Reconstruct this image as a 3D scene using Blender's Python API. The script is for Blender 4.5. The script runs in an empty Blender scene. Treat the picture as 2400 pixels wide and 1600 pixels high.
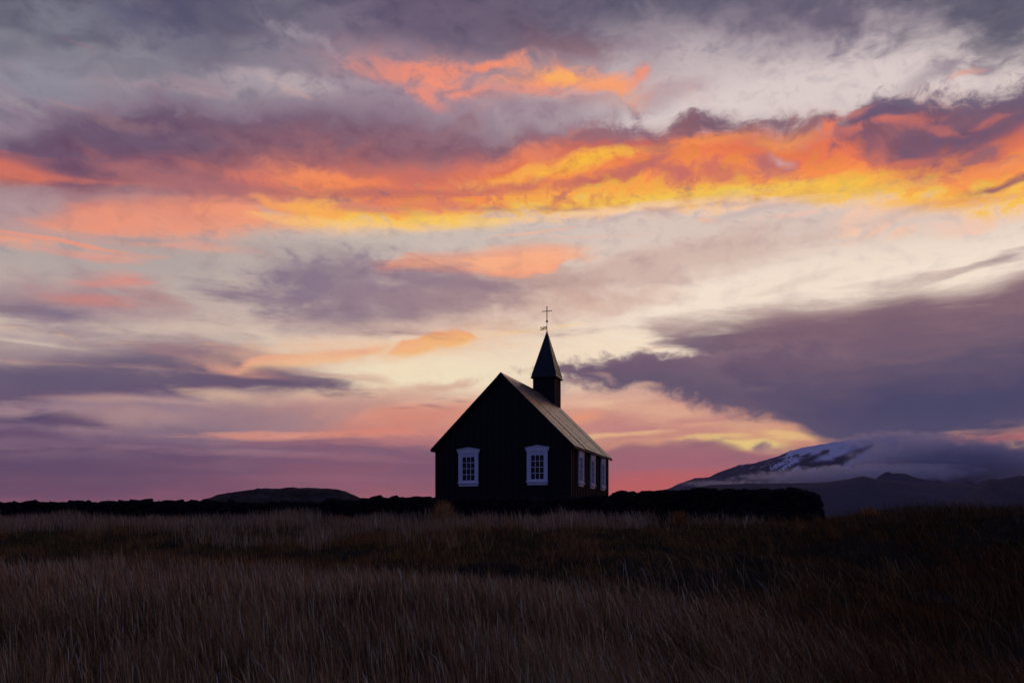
import bpy, math, random
import numpy as np
from mathutils import Vector, Matrix

random.seed(7)
rng = np.random.default_rng(11)
scene = bpy.context.scene
R = math.radians

# ------------------------------------------------------------------ camera
F = 2024.0            # focal length in photo pixels (photo is 2400 wide)
CX, HY = 1200.0, 1220.0   # principal column and horizon row in the photo
EYE = 2.6
cam_d = bpy.data.cameras.new("camera")
cam = bpy.data.objects.new("camera", cam_d)
scene.collection.objects.link(cam)
scene.camera = cam
cam.location = (0, 0, EYE)
cam.rotation_euler = (R(90), 0, 0)
cam_d.sensor_width = 36
cam_d.lens = 36 * F / 2400
cam_d.shift_y = (HY - 800) / 2400
cam_d.clip_start = 0.1
cam_d.clip_end = 120000

scene.view_settings.view_transform = 'Standard'
scene.view_settings.look = 'None'
scene.view_settings.gamma = 1
scene.view_settings.exposure = 0
scene.view_settings.use_curve_mapping = False
scene.cycles.max_bounces = 5
scene.cycles.volume_bounces = 3
scene.cycles.use_denoising = True
scene.cycles.use_adaptive_sampling = True
scene.cycles.adaptive_threshold = 0.014
scene.cycles.adaptive_min_samples = 24


def px(x, y, d):
    """photo pixel -> world point at depth d (metres along the view axis)"""
    return Vector(((x - CX) / F * d, d, EYE + (HY - y) / F * d))


def azel(x, y):
    a = math.atan((x - CX) / F)
    e = math.atan((HY - y) / F * math.cos(a))
    return math.degrees(a), math.degrees(e)


def lin(c):
    out = []
    for v in c[:3]:
        v = v / 255.0
        out.append(v / 12.92 if v <= 0.04045 else ((v + 0.055) / 1.055) ** 2.4)
    return (out[0], out[1], out[2], 1.0)


# ------------------------------------------------------------------ sky (world)
SUN_AZ, SUN_EL = azel(1785, 1046)
world = bpy.data.worlds.new("World")
scene.world = world
world.use_nodes = True
world.cycles.sampling_method = 'MANUAL'
world.cycles.sample_map_resolution = 512
WT = world.node_tree
WN, WL = WT.nodes, WT.links
WN.clear()


def setin(sock, v):
    if isinstance(v, bpy.types.NodeSocket):
        WL.new(v, sock)
    elif v is not None:
        sock.default_value = v


def MT(op, a, b=None, c=None):
    n = WN.new('ShaderNodeMath')
    n.operation = op
    setin(n.inputs[0], a)
    if b is not None:
        setin(n.inputs[1], b)
    if c is not None:
        setin(n.inputs[2], c)
    return n.outputs[0]


def MR(v, a, b, c=0.0, d=1.0, smooth=True):
    n = WN.new('ShaderNodeMapRange')
    n.interpolation_type = 'SMOOTHSTEP' if smooth else 'LINEAR'
    n.clamp = False
    setin(n.inputs[0], v)
    for i, q in enumerate((a, b, c, d)):
        setin(n.inputs[i + 1], q)
    return n.outputs[0]


def XYZ(x, y, z=0.0):
    n = WN.new('ShaderNodeCombineXYZ')
    for i, q in enumerate((x, y, z)):
        setin(n.inputs[i], q)
    return n.outputs[0]


def NOISE(vec, scale, detail=5.0, rough=0.55, dist=0.0):
    n = WN.new('ShaderNodeTexNoise')
    n.noise_dimensions = '3D'
    setin(n.inputs['Vector'], vec)
    n.inputs['Scale'].default_value = scale
    n.inputs['Detail'].default_value = detail
    n.inputs['Roughness'].default_value = rough
    n.inputs['Distortion'].default_value = dist
    return n


def MIX(fac, a, b, blend='MIX'):
    n = WN.new('ShaderNodeMix')
    n.data_type = 'RGBA'
    n.blend_type = blend
    n.clamp_factor = True
    setin(n.inputs[0], fac)
    setin(n.inputs[6], a)
    setin(n.inputs[7], b)
    return n.outputs[2]


def RAMP(fac, stops, srgb=True, ease='EASE'):
    n = WN.new('ShaderNodeValToRGB')
    setin(n.inputs[0], fac)
    cr = n.color_ramp
    cr.interpolation = ease
    stops = sorted(stops)
    while len(cr.elements) < len(stops):
        cr.elements.new(0.5)
    for e, (p, c) in zip(cr.elements, stops):
        e.position = p
        e.color = lin(c) if srgb else c
    return n.outputs[0]


tc = WN.new('ShaderNodeTexCoord')
sx = WN.new('ShaderNodeSeparateXYZ')
WL.new(tc.outputs['Generated'], sx.inputs[0])
dX, dY, dZ = sx.outputs
AZ = MT('MULTIPLY', MT('ARCTAN2', dX, dY), 57.29578)
EL = MT('MULTIPLY', MT('ARCSINE', dZ), 57.29578)
P0 = XYZ(AZ, EL, 1.0)
PXD = 1 / 35.3            # degrees per photo pixel near the middle


def vmul(v, s):
    n = WN.new('ShaderNodeVectorMath')
    n.operation = 'MULTIPLY'
    setin(n.inputs[0], v)
    n.inputs[1].default_value = s
    return n.outputs[0]


def vadd(v, w):
    n = WN.new('ShaderNodeVectorMath')
    n.operation = 'ADD'
    setin(n.inputs[0], v)
    setin(n.inputs[1], w)
    return n.outputs[0]


def warp(sc, stretch, amp, detail, rough, seed):
    """cloud-edge displacement: fractal noise moves the look-up direction by up to amp degrees"""
    v = vadd(vmul(P0, (sc / stretch, sc, 1)), (seed, seed * 1.7, 0))
    n = NOISE(v, 1.0, detail, rough)
    off = vadd(n.outputs['Color'], (-0.5, -0.5, -0.5))
    return vadd(P0, vmul(off, (amp * stretch ** 0.5, amp, 0))), n.outputs['Fac']


def contrast(n, k):
    return MT('MULTIPLY_ADD', n, k, 0.5 - 0.5 * k)


def fractal(vec, sx, sy, detail, rough, seed):
    return NOISE(vadd(vmul(vec, (sx, sy, 1)), (seed, seed * .6, 0)), 1.0, detail, rough).outputs['Fac']


# low-frequency swirls bend the banks; the fine structure is added to their density, not to their outline
W_puff, _ = warp(0.40, 1.5, 1.9, 2.0, 0.5, 3.1)      # billowing banks
W_str, _ = warp(0.45, 4.5, 1.2, 2.0, 0.5, 9.4)       # wind-drawn streaks
W_soft, _ = warp(0.20, 2.2, 2.4, 2.0, 0.5, 17.7)     # broad soft banks
N_puff = contrast(fractal(W_puff, .62, 1.0, 9.0, .64, 5.5), 2.6)
N_str = contrast(fractal(W_str, .22, 1.25, 9.0, .62, 2.2), 2.6)
N_soft = contrast(fractal(W_soft, .36, .75, 9.0, .58, 8.1), 2.4)


def split(v):
    n = WN.new('ShaderNodeSeparateXYZ')
    WL.new(v, n.inputs[0])
    return n.outputs[0], n.outputs[1]


AZ0, AZR = -48.0, 96.0
EL0, ELR = -6.0, 60.0
REACH = {'puff': (1.1, .85), 'str': (1.1, .55), 'soft': (1.7, 1.1)}   # how far each warp can carry an edge, degrees
ITEMS = []       # clouds from back to front: (az0, az1, el0, el1, builder)


def CURVE(naz, pts):
    """edge of a cloud bank: elevation (degrees) as a function of azimuth, given by photo points"""
    n = WN.new('ShaderNodeFloatCurve')
    WL.new(naz, n.inputs['Value'])
    cp = [((azel(x, y)[0] - AZ0) / AZR, (azel(x, y)[1] - EL0) / ELR) for x, y in sorted(pts)]
    if cp[0][0] > 0.002:
        cp.insert(0, (0.0, cp[0][1]))
    if cp[-1][0] < 0.998:
        cp.append((1.0, cp[-1][1]))
    m = n.mapping
    m.use_clip = False
    c = m.curves[0]
    c.points[0].location = cp[0]
    c.points[-1].location = cp[-1]
    for p in cp[1:-1]:
        c.points.new(*p)
    for p in c.points:
        p.handle_type = 'AUTO_CLAMPED'
    m.update()
    return MT('MULTIPLY_ADD', n.outputs[0], ELR, EL0)


def band(top, bot, st, sb, ramp, op=1.0, w='puff', amp=20, ramp2=None, xl=0, xr=2400, xfade=None, fn=0.4, left=None, lx=None):
    """a bank of cloud between two edges; ramp runs from its base (0) to its top (1)"""
    st, sb = st * 1.5, sb * 1.5
    amp = amp * 1.7

    def build(v0, G, sky):
        az, el = split(v0)
        naz = MT('MULTIPLY_ADD', az, 1 / AZR, -AZ0 / AZR)
        t = CURVE(naz, top)
        b = CURVE(naz, bot)
        j = MT('MULTIPLY_ADD', G['n_' + w], amp * PXD * 2.2, -amp * PXD * 1.1)
        ub = MT('ADD', MT('SUBTRACT', el, b), j)
        ut = MT('ADD', MT('SUBTRACT', t, el), j)
        a = MT('MULTIPLY', MR(ub, -.3 * sb * PXD, .7 * sb * PXD), MR(ut, -.4 * st * PXD, .6 * st * PXD))
        if xfade:
            x0, x1, x2, x3 = [azel(q, 600)[0] for q in xfade]
            if x1 > x0:
                a = MT('MULTIPLY', a, MR(az, x0, x1))
            if x3 > x2:
                a = MT('MULTIPLY', a, MR(az, x3, x2))
        a = MT('MULTIPLY', a, op)
        th = MT('MAXIMUM', MT('SUBTRACT', t, b), 0.05)
        f = MT('DIVIDE', MT('SUBTRACT', el, b), th)
        f = MT('ADD', f, MT('MULTIPLY_ADD', G['n_' + w], fn, -fn * .5))
        col = RAMP(f, ramp)
        if ramp2:
            col = MIX(MR(az, azel(xl, 600)[0], azel(xr, 600)[0]), col, RAMP(f, ramp2))
        if left:
            col = MIX(MR(az, azel(lx[0], 600)[0], azel(lx[1], 600)[0]), RAMP(f, left), col)
        return MIX(a, sky, col)
    ta, ba = [azel(*p) for p in sorted(top)], [azel(*p) for p in sorted(bot)]
    m = REACH[w]
    a0, a1 = -180.0, 180.0
    ce = lambda P, a: float(np.interp(a, [p[0] for p in P], [p[1] for p in P]))
    gap = lambda a: ce(ta, a) - ce(ba, a) + (2 * amp + .5 * (st + sb)) * PXD
    span = [a for a in np.linspace(-48, 48, 385) if gap(a) > 0]
    if span and span[0] > -47.9:
        a0 = span[0] - m[0] - .5
    if span and span[-1] < 47.9:
        a1 = span[-1] + m[0] + .5
    if xfade:
        a0, a1 = max(a0, azel(xfade[0], 600)[0] - m[0]), min(a1, azel(xfade[3], 600)[0] + m[0])
    e0 = min(p[1] for p in ba) - (1.2 * amp + .3 * sb) * PXD - m[1]
    e1 = max(p[1] for p in ta) + (1.2 * amp + .4 * st) * PXD + m[1]
    ITEMS.append((a0, a1, e0, e1, w, build))


def blob(x, y, rx, ry, ang, col, op=1.0, w='puff', amp=1.35, lo=-0.6, hi=0.95):
    """one cloud fragment: an ellipse in the sky with noise-broken edges"""
    if w == 'soft':
        lo, hi, amp = -0.7, 0.95, 0.9
    a0, e0 = azel(x, y)
    ax = rx * PXD * max(math.cos(R(a0)) ** 2, 0.75)
    ay = ry * PXD * max(math.cos(R(e0)) ** 1.5, .8) * math.cos(R(a0))
    c, sn = math.cos(R(ang)), math.sin(R(ang))

    def build(v0, G, sky):
        q = []
        for k in ((c / ax, sn / ax, -(c * a0 + sn * e0) / ax), (-sn / ay, c / ay, -(-sn * a0 + c * e0) / ay)):
            n = WN.new('ShaderNodeVectorMath')
            n.operation = 'DOT_PRODUCT'
            WL.new(v0, n.inputs[0])
            n.inputs[1].default_value = k
            q.append(n.outputs['Value'])
        d = MT('SQRT', MT('MULTIPLY_ADD', q[0], q[0], MT('MULTIPLY', q[1], q[1])))
        v = MT('MULTIPLY_ADD', G['n_' + w], amp, MT('SUBTRACT', 1.0 - amp * 0.5, d))
        return MIX(MR(v, lo, hi, 0.0, op), sky, lin(col))
    rad = 1 - lo + amp * .45
    ex = math.hypot(ax * c, ay * sn) * rad + REACH[w][0]
    ey = math.hypot(ax * sn, ay * c) * rad + REACH[w][1]
    ITEMS.append((a0 - ex, a0 + ex, e0 - ey, e0 + ey, w, build))


SHARED = [('sky', 'NodeSocketColor'), ('puff', 'NodeSocketVector'), ('str', 'NodeSocketVector'), ('soft', 'NodeSocketVector'),
          ('n_puff', 'NodeSocketFloat'), ('n_str', 'NodeSocketFloat'), ('n_soft', 'NodeSocketFloat')]
ROOT = {'puff': W_puff, 'str': W_str, 'soft': W_soft, 'n_puff': N_puff, 'n_str': N_str, 'n_soft': N_soft}


def cloud_group(items, sky0):
    """a node group that lays the given clouds over the sky colour, back to front"""
    global WN, WL
    tree = bpy.data.node_groups.new("cloud_layer", 'ShaderNodeTree')
    for nm, ty in SHARED:
        tree.interface.new_socket(nm, in_out='INPUT', socket_type=ty)
    tree.interface.new_socket('sky', in_out='OUTPUT', socket_type='NodeSocketColor')
    WN, WL = tree.nodes, tree.links
    gi = WN.new('NodeGroupInput')
    G = {nm: gi.outputs[i] for i, (nm, ty) in enumerate(SHARED)}
    sky = G['sky']
    for it in items:
        # the look-up direction, tied to the layers behind so that layers are evaluated in order
        n = WN.new('ShaderNodeVectorMath')
        n.operation = 'MULTIPLY_ADD'
        WL.new(sky, n.inputs[0])
        n.inputs[1].default_value = (1e-9, 1e-9, 1e-9)
        WL.new(G[it[4]], n.inputs[2])
        sky = it[5](n.outputs[0], G, sky)
    go = WN.new('NodeGroupOutput')
    WL.new(sky, go.inputs[0])
    WN, WL = WT.nodes, WT.links
    g = WN.new('ShaderNodeGroup')
    g.node_tree = tree
    WL.new(sky0, g.inputs[0])
    for nm, so in ROOT.items():
        WL.new(so, g.inputs[nm])
    return g.outputs[0]


def sky_tree(items, box, base, finish, depth=0):
    """split the sky into parts so that each direction evaluates only the clouds that reach it"""
    a0, a1, e0, e1 = box
    inside = [i for i in items if i[1] > a0 and i[0] < a1 and i[3] > e0 and i[2] < e1]
    best = None
    if len(inside) > 7 and depth < 5:
        for axis in (0, 1):
            lo, hi = box[2 * axis], box[2 * axis + 1]
            for q in sorted({round(v, 2) for i in inside for v in (i[2 * axis], i[2 * axis + 1]) if lo + .5 < v < hi - .5}):
                nl = sum(1 for i in inside if i[2 * axis] < q)
                nr = sum(1 for i in inside if i[2 * axis + 1] > q)
                cl = max(lo, (-36, -4)[axis])
                ch = min(hi, (36, 36)[axis])
                if not cl + .3 < q < ch - .3:
                    continue
                cost = (nl * (q - cl) + nr * (ch - q)) / (ch - cl)
                if best is None or cost < best[0]:
                    best = (cost, axis, q)
        if best and best[0] > len(inside) * .93:
            best = None
    if best is None:
        col = base
        for k in range(0, len(inside), 9):
            col = cloud_group(inside[k:k + 9], col)
        b = WN.new('ShaderNodeBackground')
        WL.new(finish(col), b.inputs['Color'])
        return b.outputs[0]
    _, axis, q = best
    lo_box, hi_box = list(box), list(box)
    lo_box[2 * axis + 1] = q
    hi_box[2 * axis] = q
    l = sky_tree(inside, lo_box, base, finish, depth + 1)
    h = sky_tree(inside, hi_box, base, finish, depth + 1)
    m = WN.new('ShaderNodeMixShader')
    WL.new(MT('GREATER_THAN', (AZ, EL)[axis], q), m.inputs[0])
    WL.new(l, m.inputs[1])
    WL.new(h, m.inputs[2])
    return m.outputs[0]


# clear-air gradient towards the afterglow: three columns of the sky mixed across azimuth
def column(stops):
    out = []
    for y, c in stops:
        e = azel(1200, y)[1]
        out.append((min(max((e + 2) / 40.0, 0), 1), c))
    return out


elf = MT('MULTIPLY_ADD', EL, 1 / 40.0, 2 / 40.0)
colL = RAMP(elf, column([(1200, (150, 95, 112)), (1160, (140, 88, 112)), (1120, (116, 80, 108)), (1050, (124, 98, 126)),
                         (985, (165, 138, 150)), (800, (208, 190, 182)), (640, (180, 170, 170)), (400, (152, 138, 156)),
                         (200, (140, 139, 152)), (60, (112, 114, 132)), (-80, (92, 96, 116))]))
colC = RAMP(elf, column([(1200, (190, 105, 115)), (1150, (178, 105, 120)), (1100, (152, 98, 120)), (1040, (195, 130, 132)),
                         (970, (232, 165, 142)), (890, (255, 240, 210)), (760, (238, 212, 194)), (560, (210, 196, 190)),
                         (300, (165, 145, 162)), (130, (142, 126, 146)), (-60, (96, 92, 120))]))
colR = RAMP(elf, column([(1200, (214, 108, 98)), (1130, (198, 108, 106)), (1080, (186, 116, 124)), (1030, (232, 170, 135)),
                         (950, (222, 165, 150)), (830, (255, 238, 216)), (700, (253, 237, 222)), (550, (224, 205, 197)),
                         (260, (224, 211, 212)), (150, (196, 183, 190)), (20, (104, 100, 122)), (-80, (86, 88, 110))]))
aw = split(W_soft)[0]
SKY = MIX(MR(aw, azel(350, 600)[0], azel(950, 600)[0]), colL, colC)
SKY = MIX(MR(aw, azel(1100, 600)[0], azel(1550, 600)[0]), SKY, colR)

MAUVE = (118, 98, 122)
# ---- high grey overcast
band([(0, -200), (2400, -200)], [(-200, 90), (150, 60), (300, 120), (480, 150), (620, 70), (760, 60), (860, 120), (1000, 150), (1300, 170),
     (1450, 110), (1560, 50), (1700, 80), (1860, 115), (1980, 115), (2060, 75), (2180, 70), (2240, 110), (2330, 150), (2500, 190)],
     80, 95, [(0, (130, 120, 142)), (0.25, (110, 104, 126)), (1, (84, 86, 110))], 0.9, 'soft', 40)
blob(40, 30, 190, 70, 0, (84, 90, 112), .7, 'soft')
blob(290, 50, 110, 50, 10, (88, 88, 118), .75)
blob(450, 25, 130, 60, -10, (76, 76, 108), .8)
blob(600, 45, 160, 45, 0, (100, 98, 120), .6, 'soft')
blob(470, 115, 150, 45, 0, (108, 106, 128), .6)
blob(1010, 30, 190, 90, 0, (102, 90, 118), .8, 'soft')
blob(1180, 70, 260, 80, -5, (112, 98, 120), .6)
blob(1330, 115, 130, 40, -8, (142, 108, 120), .6, 'soft')
blob(2260, 30, 260, 80, -8, (86, 88, 110), .75, 'soft')
blob(2350, 100, 110, 60, -20, (92, 92, 112), .7)
blob(1900, 60, 240, 55, -4, (112, 102, 126), .6)
blob(140, 80, 60, 60, 60, (130, 132, 148), .6)
blob(200, 60, 45, 40, 20, (126, 130, 146), .5)
blob(150, 92, 50, 14, 10, (98, 98, 118), .7)
blob(225, 95, 45, 14, -6, (100, 98, 118), .6)
blob(20, 110, 60, 22, 20, (108, 112, 130), .6)
blob(120, 165, 70, 22, 0, (150, 150, 165), .55)
blob(210, 180, 60, 14, -10, (124, 120, 138), .5)
blob(330, 160, 110, 24, 4, (122, 118, 136), .5)
blob(290, 200, 90, 16, 6, (168, 152, 164), .5)
blob(80, 255, 70, 10, -14, (176, 170, 178), .6)
blob(10, 268, 50, 14, -10, (118, 116, 134), .6)
blob(130, 215, 60, 14, 12, (134, 130, 148), .5)
blob(520, 90, 60, 30, -40, (112, 108, 128), .5)
blob(680, 70, 80, 16, -14, (168, 158, 172), .55)
blob(760, 95, 60, 12, -20, (162, 152, 168), .5)
blob(720, 100, 40, 14, 0, (126, 120, 140), .55)
blob(650, 150, 80, 14, 4, (140, 130, 148), .5)
blob(590, 185, 50, 10, 0, (176, 160, 170), .5)
blob(500, 218, 70, 10, 10, (184, 166, 174), .5)
blob(365, 212, 40, 14, 10, (128, 112, 132), .5)
blob(700, 222, 50, 7, -16, (214, 168, 160), .6)
blob(190, 250, 60, 7, 0, (190, 152, 156), .5)
blob(820, 200, 80, 16, 4, (176, 164, 176), .5)
blob(880, 210, 60, 14, 0, (150, 140, 160), .5)
blob(1210, 150, 110, 14, 4, (160, 144, 158), .5)
blob(1180, 250, 90, 16, -6, (150, 134, 150), .6)
blob(1380, 245, 120, 18, 4, (158, 140, 156), .6)
blob(1450, 260, 60, 16, 10, (182, 168, 176), .6)
blob(60, 190, 170, 50, 5, (142, 144, 160), .6, 'soft')
blob(640, 206, 150, 24, -4, (186, 172, 182), .55)
blob(720, 212, 70, 14, -4, (200, 186, 190), .5)
blob(430, 200, 90, 22, 8, (172, 148, 160), .5)
blob(180, 104, 46, 6, -3, (146, 118, 134), .5, 'str')
blob(2230, 155, 60, 30, 10, (148, 134, 150), .9)
blob(2310, 165, 45, 22, -20, (150, 138, 152), .8)
blob(2160, 190, 80, 22, 12, (172, 160, 170), .7)
blob(2265, 178, 30, 8, 5, (225, 160, 148), .7)
blob(1560, 225, 90, 28, 8, (172, 156, 168), .7)
blob(1520, 110, 60, 70, 0, (160, 146, 160), .6)
# ---- small glowing shreds
blob(1180, 190, 380, 55, -2, (184, 150, 160), .55, 'soft')
blob(1020, 185, 190, 42, -4, (222, 152, 142), .45, 'soft')
blob(1330, 192, 190, 36, -6, (232, 164, 140), .5, 'soft')
blob(950, 168, 105, 22, -4, (234, 144, 126), .8)
blob(1040, 165, 60, 18, 0, (246, 148, 120), .8)
blob(1150, 155, 75, 15, 6, (244, 145, 118), .9)
blob(1030, 203, 55, 20, -10, (244, 150, 125), .95)
blob(995, 232, 50, 16, -25, (240, 148, 128), .85)
blob(1095, 230, 60, 15, 4, (238, 148, 128), .85)
blob(1260, 190, 100, 16, 3, (248, 158, 118), .8)
blob(1340, 190, 140, 22, -9, (250, 160, 118), .85)
blob(1310, 182, 75, 12, -8, (255, 186, 100), .8)
blob(1440, 205, 70, 16, -22, (252, 166, 120), .9)
blob(1495, 182, 26, 22, -30, (248, 150, 125), .9)
blob(1250, 215, 90, 12, -4, (236, 150, 135), .6, 'str')
# ---- mauve bank above the burning band
band([(-200, 330), (0, 300), (100, 272), (250, 240), (420, 232), (560, 242), (700, 240), (850, 246), (980, 262), (1100, 285), (1250, 285), (1400, 290), (1520, 285), (1560, 330), (2500, 700)],
     [(-200, 470), (700, 470), (1000, 440), (1400, 410), (2400, 400)], 45, 70, [(0, (146, 98, 112)), (.45, (114, 84, 110)), (.8, (110, 88, 114)), (1, (132, 112, 134))], 1, 'puff', 12,
     [(0, (170, 106, 112)), (.5, (140, 100, 116)), (1, (144, 122, 142))], 300, 1250)
blob(360, 320, 260, 30, 2, (112, 94, 120), .8, 'soft')
blob(300, 290, 130, 16, -6, (152, 118, 128), .5)
blob(1100, 305, 90, 22, -8, (168, 148, 160), .6)
blob(1180, 290, 60, 22, -30, (176, 158, 168), .6)
blob(1330, 270, 140, 34, -4, (156, 134, 150), .6)
blob(700, 340, 260, 40, 2, (140, 100, 116), .7, 'soft')
blob(1010, 320, 120, 30, 4, (148, 108, 122), .7)
# ---- the burning band
salmon = [(0, (240, 170, 148)), (.2, (248, 168, 135)), (.5, (236, 150, 125)), (.8, (200, 124, 118)), (1, (160, 108, 120))]
golden = [(0, (255, 208, 182)), (.09, (255, 210, 158)), (.2, (255, 202, 92)), (.3, (255, 178, 80)), (.44, (254, 150, 82)), (.66, (240, 126, 88)), (.86, (206, 108, 98)), (1, (160, 100, 110))]
band([(-200, 470), (0, 480), (150, 470), (300, 445), (450, 440), (560, 400), (660, 378), (800, 370), (930, 372), (1040, 372), (1150, 350), (1250, 325), (1400, 305),
      (1550, 292), (1700, 288), (1850, 292), (1980, 285), (2080, 240), (2200, 235), (2320, 240), (2500, 210)],
     [(-200, 590), (0, 575), (150, 560), (300, 565), (450, 572), (550, 566), (650, 552), (800, 550), (950, 545), (1080, 538), (1200, 524), (1350, 512), (1500, 500),
      (1650, 492), (1800, 482), (1920, 492), (2050, 500), (2150, 508), (2250, 518), (2400, 515), (2600, 520)],
     50, 30, salmon, 1, 'puff', 7, golden, 520, 860, fn=.34)
blob(330, 520, 420, 60, 2, (226, 156, 140), .5, 'soft')
blob(700, 430, 330, 60, 4, (222, 130, 108), .45, 'soft')
# left limb of the band
band([(-200, 360), (0, 370), (60, 388), (150, 410), (230, 422), (330, 432), (400, 438)], [(-200, 430), (0, 436), (200, 436), (420, 440)], 22, 10,
     [(0, (222, 122, 98)), (.5, (228, 124, 100)), (1, (190, 110, 108))], .8, 'soft', 4)
band([(-200, 440), (0, 446), (300, 448), (480, 452)], [(-200, 500), (0, 492), (200, 480), (480, 462)], 12, 40, [(0, (184, 150, 156)), (1, (158, 124, 136))], .85, 'soft', 8)
blob(40, 480, 160, 34, 0, (182, 158, 164), .85, 'soft')
blob(60, 545, 140, 18, 2, (186, 162, 164), .85, 'str')
blob(300, 520, 170, 26, 4, (240, 155, 128), .8, 'str')
blob(560, 500, 170, 22, -4, (248, 160, 124), .7, 'str')
blob(190, 575, 190, 7, -1, (246, 160, 132), .9, 'str')
blob(330, 560, 170, 7, 1, (180, 158, 162), .7, 'str')
blob(480, 578, 130, 9, 2, (242, 164, 142), .8, 'str')
blob(180, 600, 150, 7, 1, (226, 160, 148), .7, 'str')
blob(250, 598, 90, 9, 0, (238, 166, 148), .7, 'str')
blob(590, 595, 60, 7, -4, (226, 168, 152), .6)
blob(520, 440, 240, 24, -3, (166, 108, 118), .75, 'soft')
blob(430, 430, 150, 20, -6, (176, 116, 120), .6, 'soft')
blob(640, 425, 140, 16, 0, (226, 126, 106), .7)
blob(560, 462, 120, 12, -8, (178, 112, 118), .6)
blob(740, 415, 90, 30, 0, (252, 150, 96), .8)
blob(645, 480, 60, 13, -6, (255, 172, 100), .8)
blob(735, 485, 60, 36, 10, (255, 184, 92), .85)
blob(830, 430, 90, 22, 4, (250, 146, 92), .7)
blob(640, 500, 40, 6, -2, (214, 168, 160), .7)
blob(900, 450, 200, 12, 2, (196, 116, 108), .85, 'str')
blob(1010, 410, 110, 22, -4, (206, 118, 106), .7)
blob(950, 480, 180, 14, 2, (232, 136, 108), .75, 'str')
blob(880, 490, 90, 10, -4, (216, 140, 122), .55, 'str')
blob(1020, 518, 260, 13, 2, (255, 208, 104), .8, 'str')
blob(830, 530, 150, 16, 0, (255, 206, 140), .7, 'str')
blob(1160, 440, 150, 11, 3, (204, 116, 106), .8, 'str')
blob(1240, 428, 60, 9, 3, (196, 112, 108), .7)
blob(1280, 395, 170, 22, 8, (255, 182, 80), .85)
blob(1370, 382, 90, 18, 14, (255, 194, 66), .9)
blob(1220, 365, 130, 22, 14, (244, 142, 100), .7)
blob(1620, 345, 150, 22, 6, (252, 156, 84), .7)
blob(1850, 330, 70, 22, 0, (250, 160, 84), .75)
blob(1400, 422, 110, 13, 6, (200, 112, 104), .95)
blob(1500, 392, 75, 20, 14, (196, 112, 106), .95)
blob(1570, 405, 60, 22, -18, (198, 112, 108), .85)
blob(1690, 405, 75, 22, -6, (206, 114, 106), .8)
blob(1800, 372, 60, 20, -10, (184, 112, 116), .85)
blob(1820, 400, 55, 16, -10, (196, 120, 116), .6)
blob(1828, 368, 26, 12, -18, (214, 166, 166), .8)
blob(1480, 460, 190, 12, 5, (255, 190, 76), .7, 'str')
blob(1700, 452, 330, 13, 1, (255, 210, 84), .8, 'str')
blob(1980, 448, 150, 20, -3, (255, 204, 76), .75, 'str')
blob(2200, 470, 160, 22, -3, (255, 190, 82), .8, 'str')
blob(1440, 495, 260, 9, 3, (255, 214, 170), .8, 'str')
blob(1720, 485, 170, 8, 0, (255, 210, 176), .7, 'str')
# purple crowns and the shaded part of the bank on the right
band([(1280, 335), (1340, 318), (1400, 300), (1470, 286), (1520, 288), (1548, 306), (1590, 284), (1640, 264), (1690, 272), (1715, 292), (1770, 284), (1820, 280), (1860, 298), (1910, 286), (1960, 300)],
     [(1280, 335), (1400, 332), (1500, 322), (1600, 316), (1700, 312), (1800, 312), (1900, 318), (1960, 310)], 12, 46,
     [(0, (196, 108, 104)), (.5, (140, 98, 112)), (1, (118, 94, 116))], .95, 'puff', 5, xfade=(1270, 1350, 1900, 1990))
blob(1650, 290, 75, 26, 0, (122, 92, 112), .95)
blob(1590, 305, 60, 22, 20, (142, 100, 112), .8)
blob(1500, 302, 60, 18, 0, (140, 108, 128), .85)
blob(1430, 312, 60, 18, 0, (160, 112, 122), .7)
blob(1800, 295, 60, 17, 0, (130, 98, 116), .85)
blob(1900, 300, 60, 20, 0, (150, 104, 114), .8)
band([(1900, 420), (1960, 300), (2020, 245), (2090, 215), (2150, 235), (2190, 222), (2260, 232), (2330, 212), (2500, 170)],
     [(1900, 420), (1960, 345), (2030, 384), (2120, 412), (2240, 408), (2330, 380), (2500, 300)], 24, 60,
     [(0, (166, 102, 108)), (.3, (132, 92, 112)), (.65, (106, 88, 116)), (1, (110, 98, 124))], .97, 'puff', 12)
blob(2130, 284, 80, 10, 3, (230, 124, 102), .8)
blob(2205, 294, 60, 9, -14, (218, 120, 106), .7)
blob(2310, 278, 40, 8, 8, (222, 122, 106), .7)
blob(2170, 300, 190, 22, -4, (150, 100, 112), .5, 'soft')
blob(2010, 270, 40, 14, 10, (206, 124, 116), .7)
blob(1945, 305, 30, 20, 30, (240, 130, 96), .9)
blob(2005, 310, 34, 10, 0, (220, 120, 104), .7)
blob(1950, 285, 25, 10, 0, (112, 90, 114), .8)
blob(2140, 372, 60, 10, 0, (216, 118, 100), .7)
blob(2060, 360, 50, 20, 50, (210, 120, 106), .5)
blob(2380, 330, 70, 26, 32, (222, 120, 98), .6)
blob(2310, 365, 60, 12, 18, (146, 104, 116), .8)
blob(2350, 395, 110, 18, 14, (250, 152, 90), .85)
blob(2340, 438, 65, 11, 8, (160, 104, 108), .95)
blob(2400, 432, 40, 10, -8, (150, 100, 108), .8)
blob(2270, 470, 110, 12, -4, (232, 142, 110), .5, 'str')
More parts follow.
